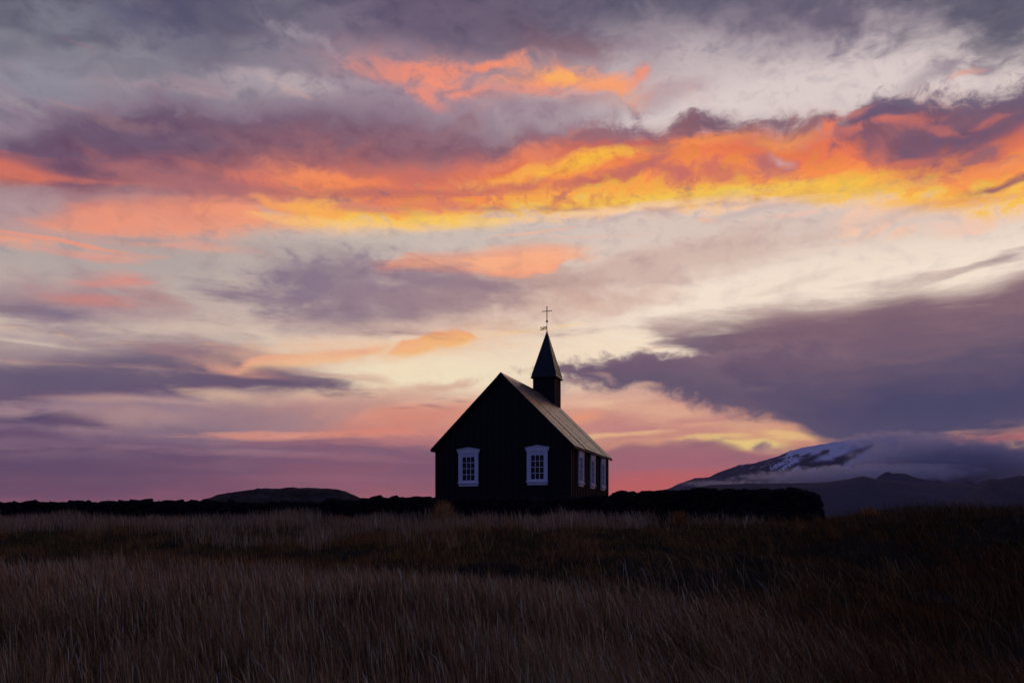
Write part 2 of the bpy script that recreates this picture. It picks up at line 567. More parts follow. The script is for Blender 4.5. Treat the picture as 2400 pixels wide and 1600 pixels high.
# scalloped lower fringe
blob(2000, 520, 60, 20, 14, (255, 208, 182), .85)
blob(2060, 530, 80, 15, 16, (255, 206, 180), .85)
blob(2260, 528, 80, 16, 0, (250, 206, 186), .8)
blob(2120, 540, 45, 10, 8, (255, 204, 176), .7)
blob(1840, 512, 80, 8, 4, (250, 200, 182), .6)
blob(1650, 505, 25, 7, 0, (255, 196, 158), .7)
blob(1760, 493, 110, 12, 2, (198, 182, 186), .6)
blob(1470, 505, 60, 8, 2, (206, 186, 186), .6)
blob(2110, 500, 45, 10, 20, (214, 184, 186), .6)
# ---- pale middle sky
blob(700, 590, 260, 34, 3, (186, 174, 172), .75, 'soft')
blob(980, 565, 300, 16, 4, (206, 194, 188), .7, 'soft')
blob(1800, 565, 330, 26, 4, (222, 202, 194), .6, 'str')
blob(1650, 600, 260, 22, 6, (222, 196, 184), .5, 'str')
blob(1500, 625, 260, 40, 8, (218, 190, 178), .7, 'soft')
blob(1950, 640, 260, 30, 6, (248, 232, 216), .6, 'soft')
blob(1480, 640, 330, 46, 8, (208, 178, 172), .6, 'soft')
blob(1260, 715, 220, 40, 4, (208, 176, 168), .5, 'soft')
blob(1700, 600, 280, 26, 5, (222, 196, 186), .5, 'str')
blob(1240, 545, 120, 4, 9, (240, 190, 172), .7, 'str')
blob(1390, 555, 120, 4, -4, (240, 194, 178), .6, 'str')
blob(1180, 665, 230, 40, 4, (192, 160, 154), .75, 'soft')
blob(1380, 700, 190, 26, 6, (220, 184, 168), .6, 'soft')
# salmon lens
band([(850, 640), (880, 622), (960, 600), (1080, 590), (1180, 576), (1290, 566), (1370, 566), (1420, 574)],
     [(850, 640), (900, 646), (960, 644), (1050, 648), (1130, 644), (1190, 650), (1250, 646), (1320, 630), (1350, 604), (1420, 574)], 24, 10,
     [(0, (255, 170, 132)), (.4, (255, 184, 144)), (.8, (244, 178, 150)), (1, (222, 180, 164))], 1, 'str', 5, xfade=(840, 900, 1300, 1420), fn=.7)
blob(1150, 612, 170, 24, 2, (255, 182, 144), .75, 'str')
blob(940, 625, 70, 16, 8, (255, 164, 126), .7, 'str')
blob(1110, 598, 120, 8, 3, (224, 162, 148), .5, 'str')
blob(1060, 632, 70, 4, -20, (222, 150, 136), .6, 'str')
# mauve wedge under it
blob(740, 655, 130, 62, 12, (134, 120, 142), .95)
blob(620, 700, 140, 26, -6, (140, 122, 142), .95, 'str')
blob(900, 680, 230, 60, -3, (144, 124, 144), .85, 'soft')
blob(1020, 660, 180, 34, -4, (146, 124, 142), .8, 'str')
blob(800, 740, 170, 36, 6, (140, 120, 140), .85, 'soft')
blob(1060, 710, 170, 40, 0, (170, 142, 148), .6, 'soft')
blob(1000, 760, 170, 20, 4, (206, 174, 164), .6, 'str')
# left rosy cloud
blob(220, 710, 230, 54, -4, (170, 140, 150), .9, 'soft')
blob(285, 656, 90, 17, 2, (224, 150, 140), .85, 'str')
blob(180, 700, 110, 18, 2, (206, 138, 132), .85, 'str')
blob(360, 700, 80, 14, -10, (180, 138, 142), .7, 'str')
blob(150, 740, 170, 22, -4, (128, 114, 140), .9, 'str')
blob(200, 775, 130, 20, -6, (156, 136, 148), .8, 'str')
blob(20, 690, 90, 14, 0, (168, 150, 156), .7, 'str')
blob(400, 775, 170, 22, 0, (222, 200, 186), .6, 'soft')
blob(90, 802, 200, 6, -5, (228, 210, 196), .9, 'str')
blob(20, 825, 110, 12, 0, (176, 160, 160), .6, 'str')
# left dark bank
blob(330, 880, 420, 56, 0, (134, 116, 134), .6, 'soft')
band([(-200, 850), (0, 838), (120, 828), (250, 812), (400, 798), (520, 797), (600, 812), (680, 850), (760, 875), (830, 905), (900, 930)],
     [(-200, 965), (0, 962), (120, 945), (220, 938), (330, 945), (450, 936), (530, 918), (650, 928), (740, 915), (830, 908), (900, 930)], 44, 22,
     [(0, (104, 84, 114)), (.4, (108, 94, 120)), (.8, (124, 108, 128)), (1, (160, 138, 146))], .97, 'str', 10)
blob(90, 890, 180, 24, 0, (100, 92, 120), .7, 'str')
blob(560, 870, 90, 11, -6, (240, 172, 146), .85, 'str')
blob(470, 845, 130, 14, -6, (160, 126, 136), .75, 'str')
blob(570, 830, 90, 12, -14, (178, 140, 144), .6, 'str')
blob(330, 942, 210, 8, 1, (216, 172, 160), .5, 'str')
blob(560, 930, 120, 14, -3, (232, 194, 166), .7, 'str')
# rosy-gold streaks left of the spire
band([(520, 876), (600, 850), (700, 828), (800, 816), (880, 812), (930, 812)], [(520, 876), (620, 868), (720, 862), (800, 850), (880, 832), (930, 812)], 10, 12,
     [(0, (255, 205, 150)), (1, (248, 168, 136))], .9, 'str', 2)
band([(890, 826), (940, 804), (1000, 786), (1055, 774), (1075, 772), (1110, 792), (1130, 800)], [(890, 826), (930, 832), (990, 830), (1060, 815), (1130, 800)], 8, 12,
     [(0, (255, 212, 140)), (.5, (255, 180, 96)), (1, (248, 154, 104))], 1, 'puff', 1.5, fn=.5)
blob(1015, 802, 80, 12, 10, (255, 184, 104), .6, 'str')
blob(930, 875, 160, 28, 6, (254, 236, 204), .8, 'soft')
blob(760, 880, 110, 9, -4, (206, 162, 148), .6, 'str')
blob(860, 885, 60, 10, -4, (224, 186, 164), .6, 'str')
blob(1030, 905, 90, 14, 12, (216, 170, 150), .7)
blob(930, 945, 130, 18, 10, (212, 164, 150), .6, 'soft')
blob(945, 953, 40, 5, 0, (160, 124, 130), .8, 'str')
blob(1015, 951, 30, 5, -6, (166, 128, 130), .8, 'str')
blob(1330, 830, 110, 26, 4, (254, 234, 208), .6, 'soft')
blob(1330, 760, 60, 5, 0, (255, 222, 160), .7, 'str')
blob(1190, 775, 90, 7, 3, (255, 216, 160), .6, 'str')
# left low strata
blob(740, 835, 230, 30, 8, (246, 196, 160), .5, 'soft')
blob(1000, 805, 170, 34, 8, (252, 200, 150), .5, 'soft')
blob(420, 985, 330, 30, 0, (186, 152, 152), .7, 'soft')
blob(820, 930, 200, 20, 4, (234, 190, 162), .5, 'soft')
blob(740, 893, 130, 10, -6, (126, 104, 122), .75, 'str')
blob(640, 900, 150, 11, -4, (108, 90, 116), .8, 'str')
blob(90, 978, 170, 17, 0, (88, 74, 108), .95, 'str')
blob(200, 990, 110, 10, -3, (110, 88, 114), .8, 'str')
blob(330, 975, 130, 16, 0, (184, 148, 150), .7, 'str')
blob(440, 1000, 130, 26, 4, (138, 116, 136), .85, 'soft')
blob(620, 970, 170, 26, 0, (158, 128, 142), .75, 'soft')
blob(780, 960, 150, 22, 4, (190, 148, 146), .6, 'soft')
blob(60, 1012, 150, 10, 0, (108, 82, 110), .7, 'str')
blob(700, 1022, 210, 9, 1, (244, 172, 146), .85, 'str')
blob(860, 1014, 150, 13, 5, (238, 150, 126), .85, 'str')
blob(560, 1022, 110, 9, 2, (222, 150, 136), .7, 'str')
blob(980, 990, 140, 26, 6, (226, 144, 126), .75, 'soft')
band([(-200, 1022), (0, 1024), (150, 1032), (300, 1040), (480, 1045), (620, 1040), (760, 1028), (880, 1032), (980, 1040), (1100, 1046)],
     [(-200, 1190), (1400, 1190)], 22, 60, [(0, (148, 98, 114)), (.3, (116, 84, 108)), (.7, (106, 82, 110)), (1, (134, 106, 126))], .9, 'str', 8,
     [(0, (178, 108, 116)), (.35, (154, 100, 116)), (.7, (140, 98, 120)), (1, (132, 102, 124))], 150, 850, xfade=(-900, -800, 1080, 1300))
blob(600, 1062, 190, 8, 1, (166, 126, 140), .7, 'str')
blob(820, 1075, 200, 8, 0, (172, 120, 130), .5, 'str')
blob(200, 1070, 190, 9, 0, (126, 100, 122), .6, 'str')
blob(480, 1092, 240, 8, 0, (140, 102, 120), .45, 'str')
blob(760, 1120, 260, 9, 0, (168, 110, 124), .4, 'str')
blob(180, 1120, 230, 9, 0, (126, 90, 112), .5, 'str')
blob(330, 1052, 150, 6, 0, (150, 116, 134), .6, 'str')
# ---- low sky right of the church
blob(1500, 1000, 220, 30, 0, (206, 138, 138), .8, 'soft')
blob(1370, 965, 70, 14, 16, (246, 164, 126), .8, 'str')
blob(1420, 935, 110, 14, 4, (248, 206, 172), .8, 'str')
blob(1560, 960, 120, 18, -8, (240, 188, 156), .7, 'str')
blob(1440, 1022, 130, 8, 2, (252, 204, 150), .85, 'str')
blob(1740, 1002, 180, 18, -6, (232, 180, 148), .6, 'str')
blob(1640, 1000, 60, 7, 0, (236, 170, 140), .7, 'str')
blob(1770, 1046, 95, 10, -3, (255, 224, 140), .95, 'str')
blob(1840, 1026, 60, 9, -8, (255, 212, 140), .75, 'str')
blob(1660, 1032, 90, 5, 2, (255, 218, 140), .7, 'str')
blob(1640, 1036, 60, 11, 4, (160, 118, 130), .85)
band([(1400, 1062), (1480, 1042), (1580, 1046), (1650, 1044), (1700, 1048), (1760, 1062), (1800, 1072)], [(1300, 1120), (1500, 1110), (1800, 1100)], 9, 46,
     [(0, (196, 108, 116)), (.5, (176, 112, 124)), (1, (164, 112, 124))], .85, 'str', 3, xfade=(1290, 1300, 1790, 1900))
blob(1500, 1140, 260, 22, 0, (218, 106, 98), .5, 'soft')
blob(1520, 1090, 240, 8, 0, (172, 116, 128), .5, 'str')
blob(1420, 1112, 160, 7, 0, (192, 112, 118), .4, 'str')
blob(1783, 1042, 20, 15, 0, (150, 118, 130), .95)
blob(1815, 1056, 50, 13, -12, (190, 140, 134), .8)
# ---- great dark bank on the right
band([(1470, 778), (1540, 757), (1620, 746), (1700, 738), (1780, 718), (1880, 702), (1980, 698), (2070, 672), (2140, 662), (2230, 668), (2330, 650), (2500, 600)],
     [(1470, 778), (1560, 800), (1620, 822), (1680, 850), (1760, 950), (1830, 990), (1880, 1018), (1930, 1050), (2050, 1060), (2150, 1035), (2260, 1020), (2500, 995)], 46, 24,
     [(0, (78, 78, 110)), (.22, (76, 75, 108)), (.42, (92, 82, 110)), (.6, (114, 92, 113)), (.85, (134, 106, 119)), (1, (164, 136, 140))], .98, 'str', 9, fn=.22, left=[(0, (150, 122, 132)), (1, (176, 146, 148))], lx=(1480, 1760))
band([(1285, 872), (1330, 852), (1420, 832), (1540, 822), (1640, 828), (1750, 806), (1900, 780), (2150, 760)],
     [(1285, 872), (1330, 895), (1400, 915), (1480, 926), (1540, 922), (1620, 952), (1720, 982), (1830, 992), (1900, 1015), (2000, 1040), (2150, 1030)], 20, 26,
     [(0, (104, 90, 114)), (.35, (98, 86, 112)), (.75, (112, 92, 115)), (1, (142, 116, 128))], .97, 'puff', 9, xfade=(1285, 1300, 1760, 2120), fn=.3)
blob(2180, 945, 300, 50, 2, (68, 69, 104), .6, 'soft')
blob(1950, 790, 300, 40, 4, (120, 94, 114), .5, 'soft')
blob(1470, 860, 170, 26, 2, (112, 90, 116), .7)
blob(1420, 884, 30, 8, -24, (206, 166, 156), .45, lo=-.6, hi=1.0)
blob(1505, 906, 34, 8, 4, (222, 176, 156), .7, lo=-.6, hi=1.0)
blob(1350, 900, 60, 13, -2, (140, 108, 122), .7)
blob(1780, 915, 34, 8, 8, (124, 106, 124), .45, lo=-.6, hi=1.0)
blob(1330, 872, 60, 16, 0, (134, 106, 122), .6)
# red slot and low cloud at far right
band([(2100, 1030), (2200, 1012), (2300, 1006), (2500, 990)], [(2100, 1045), (2200, 1050), (2300, 1046), (2500, 1046)], 18, 8,
     [(0, (220, 132, 112)), (.5, (180, 106, 110)), (1, (110, 82, 108))], .9, 'str', 4, xfade=(2090, 2170, 2600, 2700))
blob(2240, 1036, 50, 6, 8, (250, 190, 150), .9)
blob(2385, 1036, 34, 10, 0, (255, 205, 150), .95)
band([(2060, 1062), (2150, 1046), (2250, 1040), (2300, 1030), (2340, 1038), (2380, 1052), (2500, 1050)], [(2000, 1230), (2500, 1230)], 12, 40,
     [(0, (64, 62, 98)), (1, (76, 74, 108))], .95, 'puff', 5, xfade=(1980, 2080, 2600, 2700))
# wisps
blob(2300, 612, 110, 9, 14, (186, 164, 164), .85, 'str')
blob(2380, 590, 80, 12, 12, (176, 156, 158), .8, 'str')
blob(2230, 632, 80, 8, 8, (212, 190, 182), .7, 'str')
blob(1850, 668, 80, 9, 10, (220, 196, 186), .4, 'str')
blob(2010, 664, 60, 5, 4, (222, 198, 188), .4, 'str')

# fine mottling of the whole overcast
MOTTLE = RAMP(MT('MULTIPLY_ADD', MT('SUBTRACT', N_puff, .5), MR(EL, 10.0, 20.0, .3, 1.0), .5), [(.0, (233, 229, 230)), (.5, (255, 251, 246)), (1., (255, 252, 248))], True, 'LINEAR')
TREE = sky_tree(ITEMS, (-180, 180, -90, 90), SKY, lambda c: MIX(1.0, c, MOTTLE, 'MULTIPLY'))

# away from the afterglow: clear dusk air (sky model) behind thin grey-blue overcast
nish = WN.new('ShaderNodeTexSky')
nish.sky_type = 'NISHITA'
nish.sun_disc = False
nish.sun_elevation = R(SUN_EL)
nish.sun_rotation = R(SUN_AZ)
n3 = NOISE(vmul(tc.outputs['Generated'], (2.2, 2.2, 5.0)), 1.0, 6.0, 0.6).outputs['Fac']
dusk = MIX(MR(n3, .35, .65, .35, .85), vmul(nish.outputs[0], (.04, .04, .05)), (0.095, 0.110, 0.42, 1))
cosang = MT('ADD', MT('MULTIPLY', dX, math.sin(R(6))), MT('MULTIPLY', dY, math.cos(R(6))))
bg = WN.new('ShaderNodeBackground')
WL.new(dusk, bg.inputs['Color'])
mx = WN.new('ShaderNodeMixShader')
WL.new(MR(cosang, 0.45, -0.30), mx.inputs[0])
WL.new(TREE, mx.inputs[1])
WL.new(bg.outputs[0], mx.inputs[2])
wo = WN.new('ShaderNodeOutputWorld')
WL.new(mx.outputs[0], wo.inputs['Surface'])

# ------------------------------------------------------------------ sun (low, almost gone, behind the mountain shoulder)
sd = bpy.data.lights.new("sun", 'SUN')
sd.energy = 0.25
sd.angle = R(5)
sd.color = (1.0, 0.55, 0.28)
sun = bpy.data.objects.new("sun", sd)
scene.collection.objects.link(sun)
sdir = Vector((math.sin(R(SUN_AZ)) * math.cos(R(SUN_EL)), math.cos(R(SUN_AZ)) * math.cos(R(SUN_EL)), math.sin(R(SUN_EL))))
sun.rotation_euler = (-sdir).to_track_quat('-Z', 'Y').to_euler()
sun.location = (20, 30, 40)

# ------------------------------------------------------------------ helpers
col = scene.collection


def link(o, parent=None):
    col.objects.link(o)
    if parent is not None:
        o.parent = parent
    return o


def new_obj(name, me, mat=None, parent=None):
    o = bpy.data.objects.new(name, me)
    if mat is not None and not me.materials:
        me.materials.append(mat)
    return link(o, parent)


def mesh(name, verts, faces, mat=None, parent=None, smooth=False):
    me = bpy.data.meshes.new(name)
    me.from_pydata([tuple(v) for v in verts], [], faces)
    me.update()
    if smooth:
        me.polygons.foreach_set('use_smooth', [True] * len(me.polygons))
    return new_obj(name, me, mat, parent)


def empty(name, loc=(0, 0, 0), rz=0.0):
    o = bpy.data.objects.new(name, None)
    o.location = loc
    o.rotation_euler = (0, 0, rz)
    o.empty_display_size = 0.3
    return link(o)


def tag(o, label=None, cat=None, group=None, kind=None):
    for k, v in (('label', label), ('category', cat), ('group', group), ('kind', kind)):
        if v:
            o[k] = v
    return o


class MB:
    """collects boxes and prisms into one mesh"""
    def __init__(self):
        self.v, self.f = [], []

    def add(self, verts, faces):
        n = len(self.v)
        self.v += [tuple(q) for q in verts]
        self.f += [tuple(i + n for i in q) for q in faces]
        return self

    def box(self, x0, x1, y0, y1, z0, z1):
        return self.add([(x0, y0, z0), (x1, y0, z0), (x1, y1, z0), (x0, y1, z0), (x0, y0, z1), (x1, y0, z1), (x1, y1, z1), (x0, y1, z1)],
                        [(0, 3, 2, 1), (4, 5, 6, 7), (0, 1, 5, 4), (1, 2, 6, 5), (2, 3, 7, 6), (3, 0, 4, 7)])

    def prism(self, poly, fn0, fn1):
        """poly in a plane, closed between the two sides fn0(p), fn1(p)"""
        n = len(poly)
        return self.add([fn0(p) for p in poly] + [fn1(p) for p in poly],
                        [tuple(range(n))[::-1], tuple(range(n, 2 * n))] + [(i, (i + 1) % n, n + (i + 1) % n, n + i) for i in range(n)])

    def tube(self, a, b, r, n=8, r2=None):
        a, b = Vector(a), Vector(b)
        r2 = r if r2 is None else r2
        d = (b - a).normalized()
        u = d.orthogonal().normalized()
        w = d.cross(u)
        vs = [a + (u * math.cos(t) + w * math.sin(t)) * r for t in [2 * math.pi * i / n for i in range(n)]]
        vs += [b + (u * math.cos(t) + w * math.sin(t)) * r2 for t in [2 * math.pi * i / n for i in range(n)]]
        return self.add(vs, [tuple(range(n))[::-1], tuple(range(n, 2 * n))] + [(i, (i + 1) % n, n + (i + 1) % n, n + i) for i in range(n)])

    def build(self, name, mat, parent=None, smooth=False):
        return mesh(name, self.v, self.f, mat, parent, smooth)


# value noise on numpy arrays
_perm = rng.permutation(512)
_tab = rng.random(512)


def vnoise(x, y):
    xi, yi = np.floor(x).astype(int), np.floor(y).astype(int)
    fx, fy = x - xi, y - yi
    fx, fy = fx * fx * (3 - 2 * fx), fy * fy * (3 - 2 * fy)
    h = lambda i, j: _tab[(_perm[(i % 512)] + j) % 512]
    return (h(xi, yi) * (1 - fx) + h(xi + 1, yi) * fx) * (1 - fy) + (h(xi, yi + 1) * (1 - fx) + h(xi + 1, yi + 1) * fx) * fy


def fbm(x, y, o=5, g=0.5):
    s, a, t = 0, 1.0, 0
    for k in range(o):
        s = s + a * vnoise(x * 2 ** k + 17.3 * k, y * 2 ** k + 5.1 * k)
        t += a
        a *= g
    return s / t - 0.5


def sstep(a, b, x):
    t = np.clip((x - a) / (b - a), 0, 1)
    return t * t * (3 - 2 * t)


# ------------------------------------------------------------------ materials
def mat_new(name):
    m = bpy.data.materials.new(name)
    m.use_nodes = True
    nt = m.node_tree
    return m, nt, nt.nodes['Principled BSDF']


def mnoise(nt, scale, detail=4, rough=0.55, coord='Object', stretch=None):
    t = nt.nodes.new('ShaderNodeTexCoord')
    n = nt.nodes.new('ShaderNodeTexNoise')
    n.inputs['Scale'].default_value = scale
    n.inputs['Detail'].default_value = detail
    n.inputs['Roughness'].default_value = rough
    so = t.outputs[coord]
    if stretch:
        mp = nt.nodes.new('ShaderNodeMapping')
        mp.inputs['Scale'].default_value = stretch
        nt.links.new(so, mp.inputs['Vector'])
        so = mp.outputs[0]
    nt.links.new(so, n.inputs['Vector'])
    return n.outputs['Fac']


def mramp(nt, fac, stops):
    r = nt.nodes.new('ShaderNodeValToRGB')
    nt.links.new(fac, r.inputs[0])
    cr = r.color_ramp
    while len(cr.elements) < len(stops):
        cr.elements.new(.5)
    for e, (p, c) in zip(cr.elements, stops):
        e.position = p
        e.color = (c[0], c[1], c[2], 1)
    return r.outputs[0]


def mat_noise(name, stops, scale, rough=0.8, spec=0.3, bump=0.0, detail=5, stretch=None, rough_var=None, metallic=0.0):
    m, nt, p = mat_new(name)
    f = mnoise(nt, scale, detail, .6, 'Object', stretch)
    nt.links.new(mramp(nt, f, stops), p.inputs['Base Color'])
    p.inputs['Roughness'].default_value = rough
    p.inputs['Specular IOR Level'].default_value = spec
    p.inputs['Metallic'].default_value = metallic
    if rough_var:
        mr = nt.nodes.new('ShaderNodeMapRange')
        nt.links.new(f, mr.inputs[0])
        mr.inputs[1].default_value, mr.inputs[2].default_value = .3, .7
        mr.inputs[3].default_value, mr.inputs[4].default_value = rough_var
        nt.links.new(mr.outputs[0], p.inputs['Roughness'])
    if bump:
        b = nt.nodes.new('ShaderNodeBump')
        b.inputs['Strength'].default_value = bump
        b.inputs['Distance'].default_value = 0.02
        nt.links.new(f, b.inputs['Height'])
        nt.links.new(b.outputs[0], p.inputs['Normal'])
    return m


M_TAR = mat_noise('tarred_wood', [(.3, (.0022, .0018, .0018)), (.7, (.006, .005, .005))], 6, .5, .2, .25, stretch=(8, 8, .6), rough_var=(.38, .62))
M_ROOF = mat_noise('roof_iron', [(.3, (.045, .026, .022)), (.7, (.09, .052, .042))], 3, .2, .5, .03, stretch=(4, 4, 1), rough_var=(.14, .3))
M_SPIRE = mat_noise('spire_iron', [(.3, (.008, .007, .008)), (.7, (.016, .014, .014))], 3, .35, .3, .05, stretch=(4, 4, 1), rough_var=(.25, .45))
M_WHITE = mat_noise('white_paint', [(.3, (.68, .68, .68)), (.7, (.8, .8, .79))], 9, .45, .4, .05)
M_GLASS = mat_noise('window_glass', [(.3, (.004, .004, .005)), (.7, (.007, .007, .008))], 1.2, .04, .22, 0)
M_IRON = mat_noise('wrought_iron', [(.3, (.012, .009, .008)), (.7, (.025, .018, .015))], 30, .5, .4, 0)
M_STONE = mat_noise('lava_stone', [(.25, (.005, .005, .005)), (.6, (.012, .011, .011)), (.8, (.022, .022, .016))], 5, .95, .08, .6)
M_CORE = mat_noise('earth_core', [(.3, (.008, .007, .006)), (.7, (.016, .014, .011))], 4, 1, .1, .5)
M_FOUND = mat_noise('foundation_stone', [(.3, (.05, .05, .05)), (.7, (.09, .09, .085))], 4, .9, .2, .4)

# ------------------------------------------------------------------ ground
DX, DY = math.sin(R(17.8)), math.cos(R(17.8))      # church depth axis
GX, GY = DY, -DX                                   # along the gable / churchyard wall, to the right
YS = 34.0                                          # the wall crosses the view axis here


def ground_z(x, y):
    x, y = np.asarray(x, float), np.asarray(y, float)
    q = y + x * (DX / DY)                           # equals YS along the wall
    k = sstep(16, 28, y)
    dd = y * (1 - k) + q * k
    dd = np.where(y < 0, np.abs(y), dd)
    dd = np.maximum(dd, 0)
    z = np.interp(dd, [0, 6, 10, 14, 18, 22, 26, 30, 33, 34, 36, 40, 52, 70, 110, 250, 60000],
                  [-2.6, -2.6, -2.5, -2.05, -1.68, -1.22, -.75, -.34, -.16, -.1, .1, .15, .1, -.3, -1.2, -3, -3])
    z = z + .42 * np.exp(-((y - 14.3) / 2.6) ** 2) * sstep(3.0, -4.0, x)          # hump, left foreground
    z = z - .30 * np.exp(-((y - 19.5) / 2.6) ** 2) * np.exp(-((x - 1.5) / 6) ** 2)  # hollow in the middle
    z = z + .32 * sstep(10.5, 15, x) * np.exp(-((y - 29) / 5.5) ** 2)              # rise, right of the wall end
    z = z + .30 * np.exp(-((y - 13) / 3.0) ** 2) * np.exp(-((x - 1.0) / 4) ** 2)
    yard = sstep(35.0, 37.0, q) * (1 - sstep(52, 60, q)) * (1 - sstep(9.6, 10.8, x * GX + (y - YS) * GY)) * sstep(-29, -27, x * GX + (y - YS) * GY)
    z = z + yard * .55
    near = 1 - sstep(50, 140, np.hypot(x, y))
    z = z + near * (.42 * fbm(x * .35 + 40, y * .35 + 40, 4) + (.16 + .30 * sstep(15, 18, y) * (1 - sstep(28, 32, y))) * fbm(x * 1.1, y * 1.1, 3))
    return z + EYE


ang = np.concatenate([np.linspace(-52, 52, 380), np.linspace(56, 304, 63)])
ang = np.radians(ang)
rad = np.concatenate([np.arange(.5, 62, .26), 62 * 1.12 ** np.arange(1, 59)])
rad = rad[rad < 42000]
na, nr = len(ang), len(rad)
gx = rad[:, None] * np.sin(ang)[None, :]
gy = rad[:, None] * np.cos(ang)[None, :]
gz = ground_z(gx, gy)
V = np.stack([gx, gy, gz], -1).reshape(-1, 3)
ii, jj = np.meshgrid(np.arange(nr - 1), np.arange(na), indexing='ij')
j2 = (jj + 1) % na
Q = np.stack([ii * na + jj, ii * na + j2, (ii + 1) * na + j2, (ii + 1) * na + jj], -1).reshape(-1, 4)[:, ::-1]


def np_mesh(name, V, Q, mat, smooth=True, attrs=None):
    me = bpy.data.meshes.new(name)
    k = Q.shape[1]
    me.vertices.add(len(V))
    me.vertices.foreach_set('co', np.ascontiguousarray(V, np.float32).ravel())
    me.loops.add(Q.size)
    me.loops.foreach_set('vertex_index', np.ascontiguousarray(Q, np.int32).ravel())
    me.polygons.add(len(Q))
    me.polygons.foreach_set('loop_start', np.arange(0, Q.size, k, dtype=np.int32))
    me.polygons.foreach_set('loop_total', np.full(len(Q), k, dtype=np.int32))
    if smooth:
        me.polygons.foreach_set('use_smooth', np.ones(len(Q), dtype=bool))
    for nm, (ty, arr) in (attrs or {}).items():
        at = me.attributes.new(nm, ty, 'POINT')
        at.data.foreach_set('vector' if ty == 'FLOAT_VECTOR' else 'color' if ty == 'FLOAT_COLOR' else 'value', np.ascontiguousarray(arr, np.float32).ravel())
    me.update(calc_edges=True)
    me.validate()
    return new_obj(name, me, mat)


M_GROUND = mat_noise('peaty_soil', [(.3, (.010, .009, .006)), (.55, (.018, .015, .010)), (.75, (.026, .022, .013))], .9, .95, .1, .5)
ground = np_mesh('ground', V, Q, M_GROUND)
tag(ground, kind='structure')

# ------------------------------------------------------------------ far hill, mountain, foothills
M_HILL, nt, p = mat_new('mossy_lava_hill')
f = mnoise(nt, .018, 6, .65, 'Object')
nt.links.new(mramp(nt, f, [(.42, (.008, .007, .008)), (.56, (.016, .014, .015)), (.68, (.05, .046, .05))]), p.inputs['Base Color'])
p.inputs['Roughness'].default_value = 1
p.inputs['Specular IOR Level'].default_value = .1


def range_field(name, pts, d0, half, mat, rough, base=1245, nx=220, ny=48, seed=0.0):
    """a ridge whose skyline passes through the photo points, at distance d0, sloping off to front and back"""
    xs = np.array([q[0] for q in pts], float)
    ys = np.array([q[1] for q in pts], float)
    X = np.linspace(xs[0], xs[-1], nx)
    H = (HY - np.interp(X, xs, ys)) / F * d0
    t = np.linspace(-1, 1, ny)
    xx = (X - CX) / F * d0
    Xg, Tg = np.meshgrid(xx, t, indexing='ij')
    Hg = np.repeat(H[:, None], ny, 1)
    hb = (HY - base) / F * d0
    prof = (1 - np.abs(Tg) ** 1.35)
    n1 = fbm(Xg / rough + seed, Tg * half / rough + seed, 5)
    n2 = fbm(Xg / rough * 3 + seed + 9, Tg * half / rough * 2, 4)
    Z = hb + (Hg - hb) * prof * (1 + .30 * n1 * np.abs(Tg) ** .5) + (Hg - hb) * .16 * n2 * np.abs(Tg) ** .3
    V = np.stack([Xg * (1 + Tg * half / d0 * .5), d0 + Tg * half, Z + EYE], -1).reshape(-1, 3)
    a, b = np.meshgrid(np.arange(nx - 1), np.arange(ny - 1), indexing='ij')
    Q = np.stack([a * ny + b, (a + 1) * ny + b, (a + 1) * ny + b + 1, a * ny + b + 1], -1).reshape(-1, 4)
    o = np_mesh(name, V, Q, mat)
    tag(o, kind='structure')
    return o


range_field('hill', [(440, 1215), (468, 1174), (490, 1165), (510, 1158), (561, 1151), (608, 1145), (650, 1143), (690, 1140), (700, 1142), (731, 1143), (760, 1144), (791, 1146), (808, 1150),
                     (821, 1155), (838, 1163), (850, 1169), (880, 1215)], 1700, 260, M_HILL, 36, seed=3.3)

M_ROCK = mat_noise('foothill_rock', [(.3, (.018, .016, .020)), (.6, (.036, .032, .036)), (.8, (.055, .048, .050))], .0022, 1, .1, 0, detail=8)
range_field('foothill', [(1480, 1215), (1560, 1165), (1620, 1146), (1664, 1136), (1754, 1133), (1871, 1130), (1949, 1128), (1975, 1123), (1989, 1121), (2008, 1117), (2024, 1114), (2036, 1117), (2047, 1121),
                         (2075, 1127), (2110, 1129), (2145, 1131), (2223, 1130), (2300, 1134), (2450, 1138), (2600, 1150)], 9500, 1500, M_ROCK, 900, seed=1.2)
range_field('foothill', [(2010, 1215), (2040, 1128), (2066, 1109), (2072, 1105), (2080, 1102), (2092, 1107), (2100, 1105), (2114, 1106), (2130, 1111), (2145, 1117), (2180, 1126), (2260, 1215)], 11500, 900, M_ROCK, 500, seed=6.2)
range_field('foothill', [(2180, 1215), (2250, 1168), (2300, 1140), (2313, 1128), (2320, 1122), (2332, 1121), (2340, 1123), (2360, 1119), (2400, 1115), (2450, 1110), (2520, 1122), (2700, 1160)], 7500, 1300, M_ROCK, 600, seed=8.8)

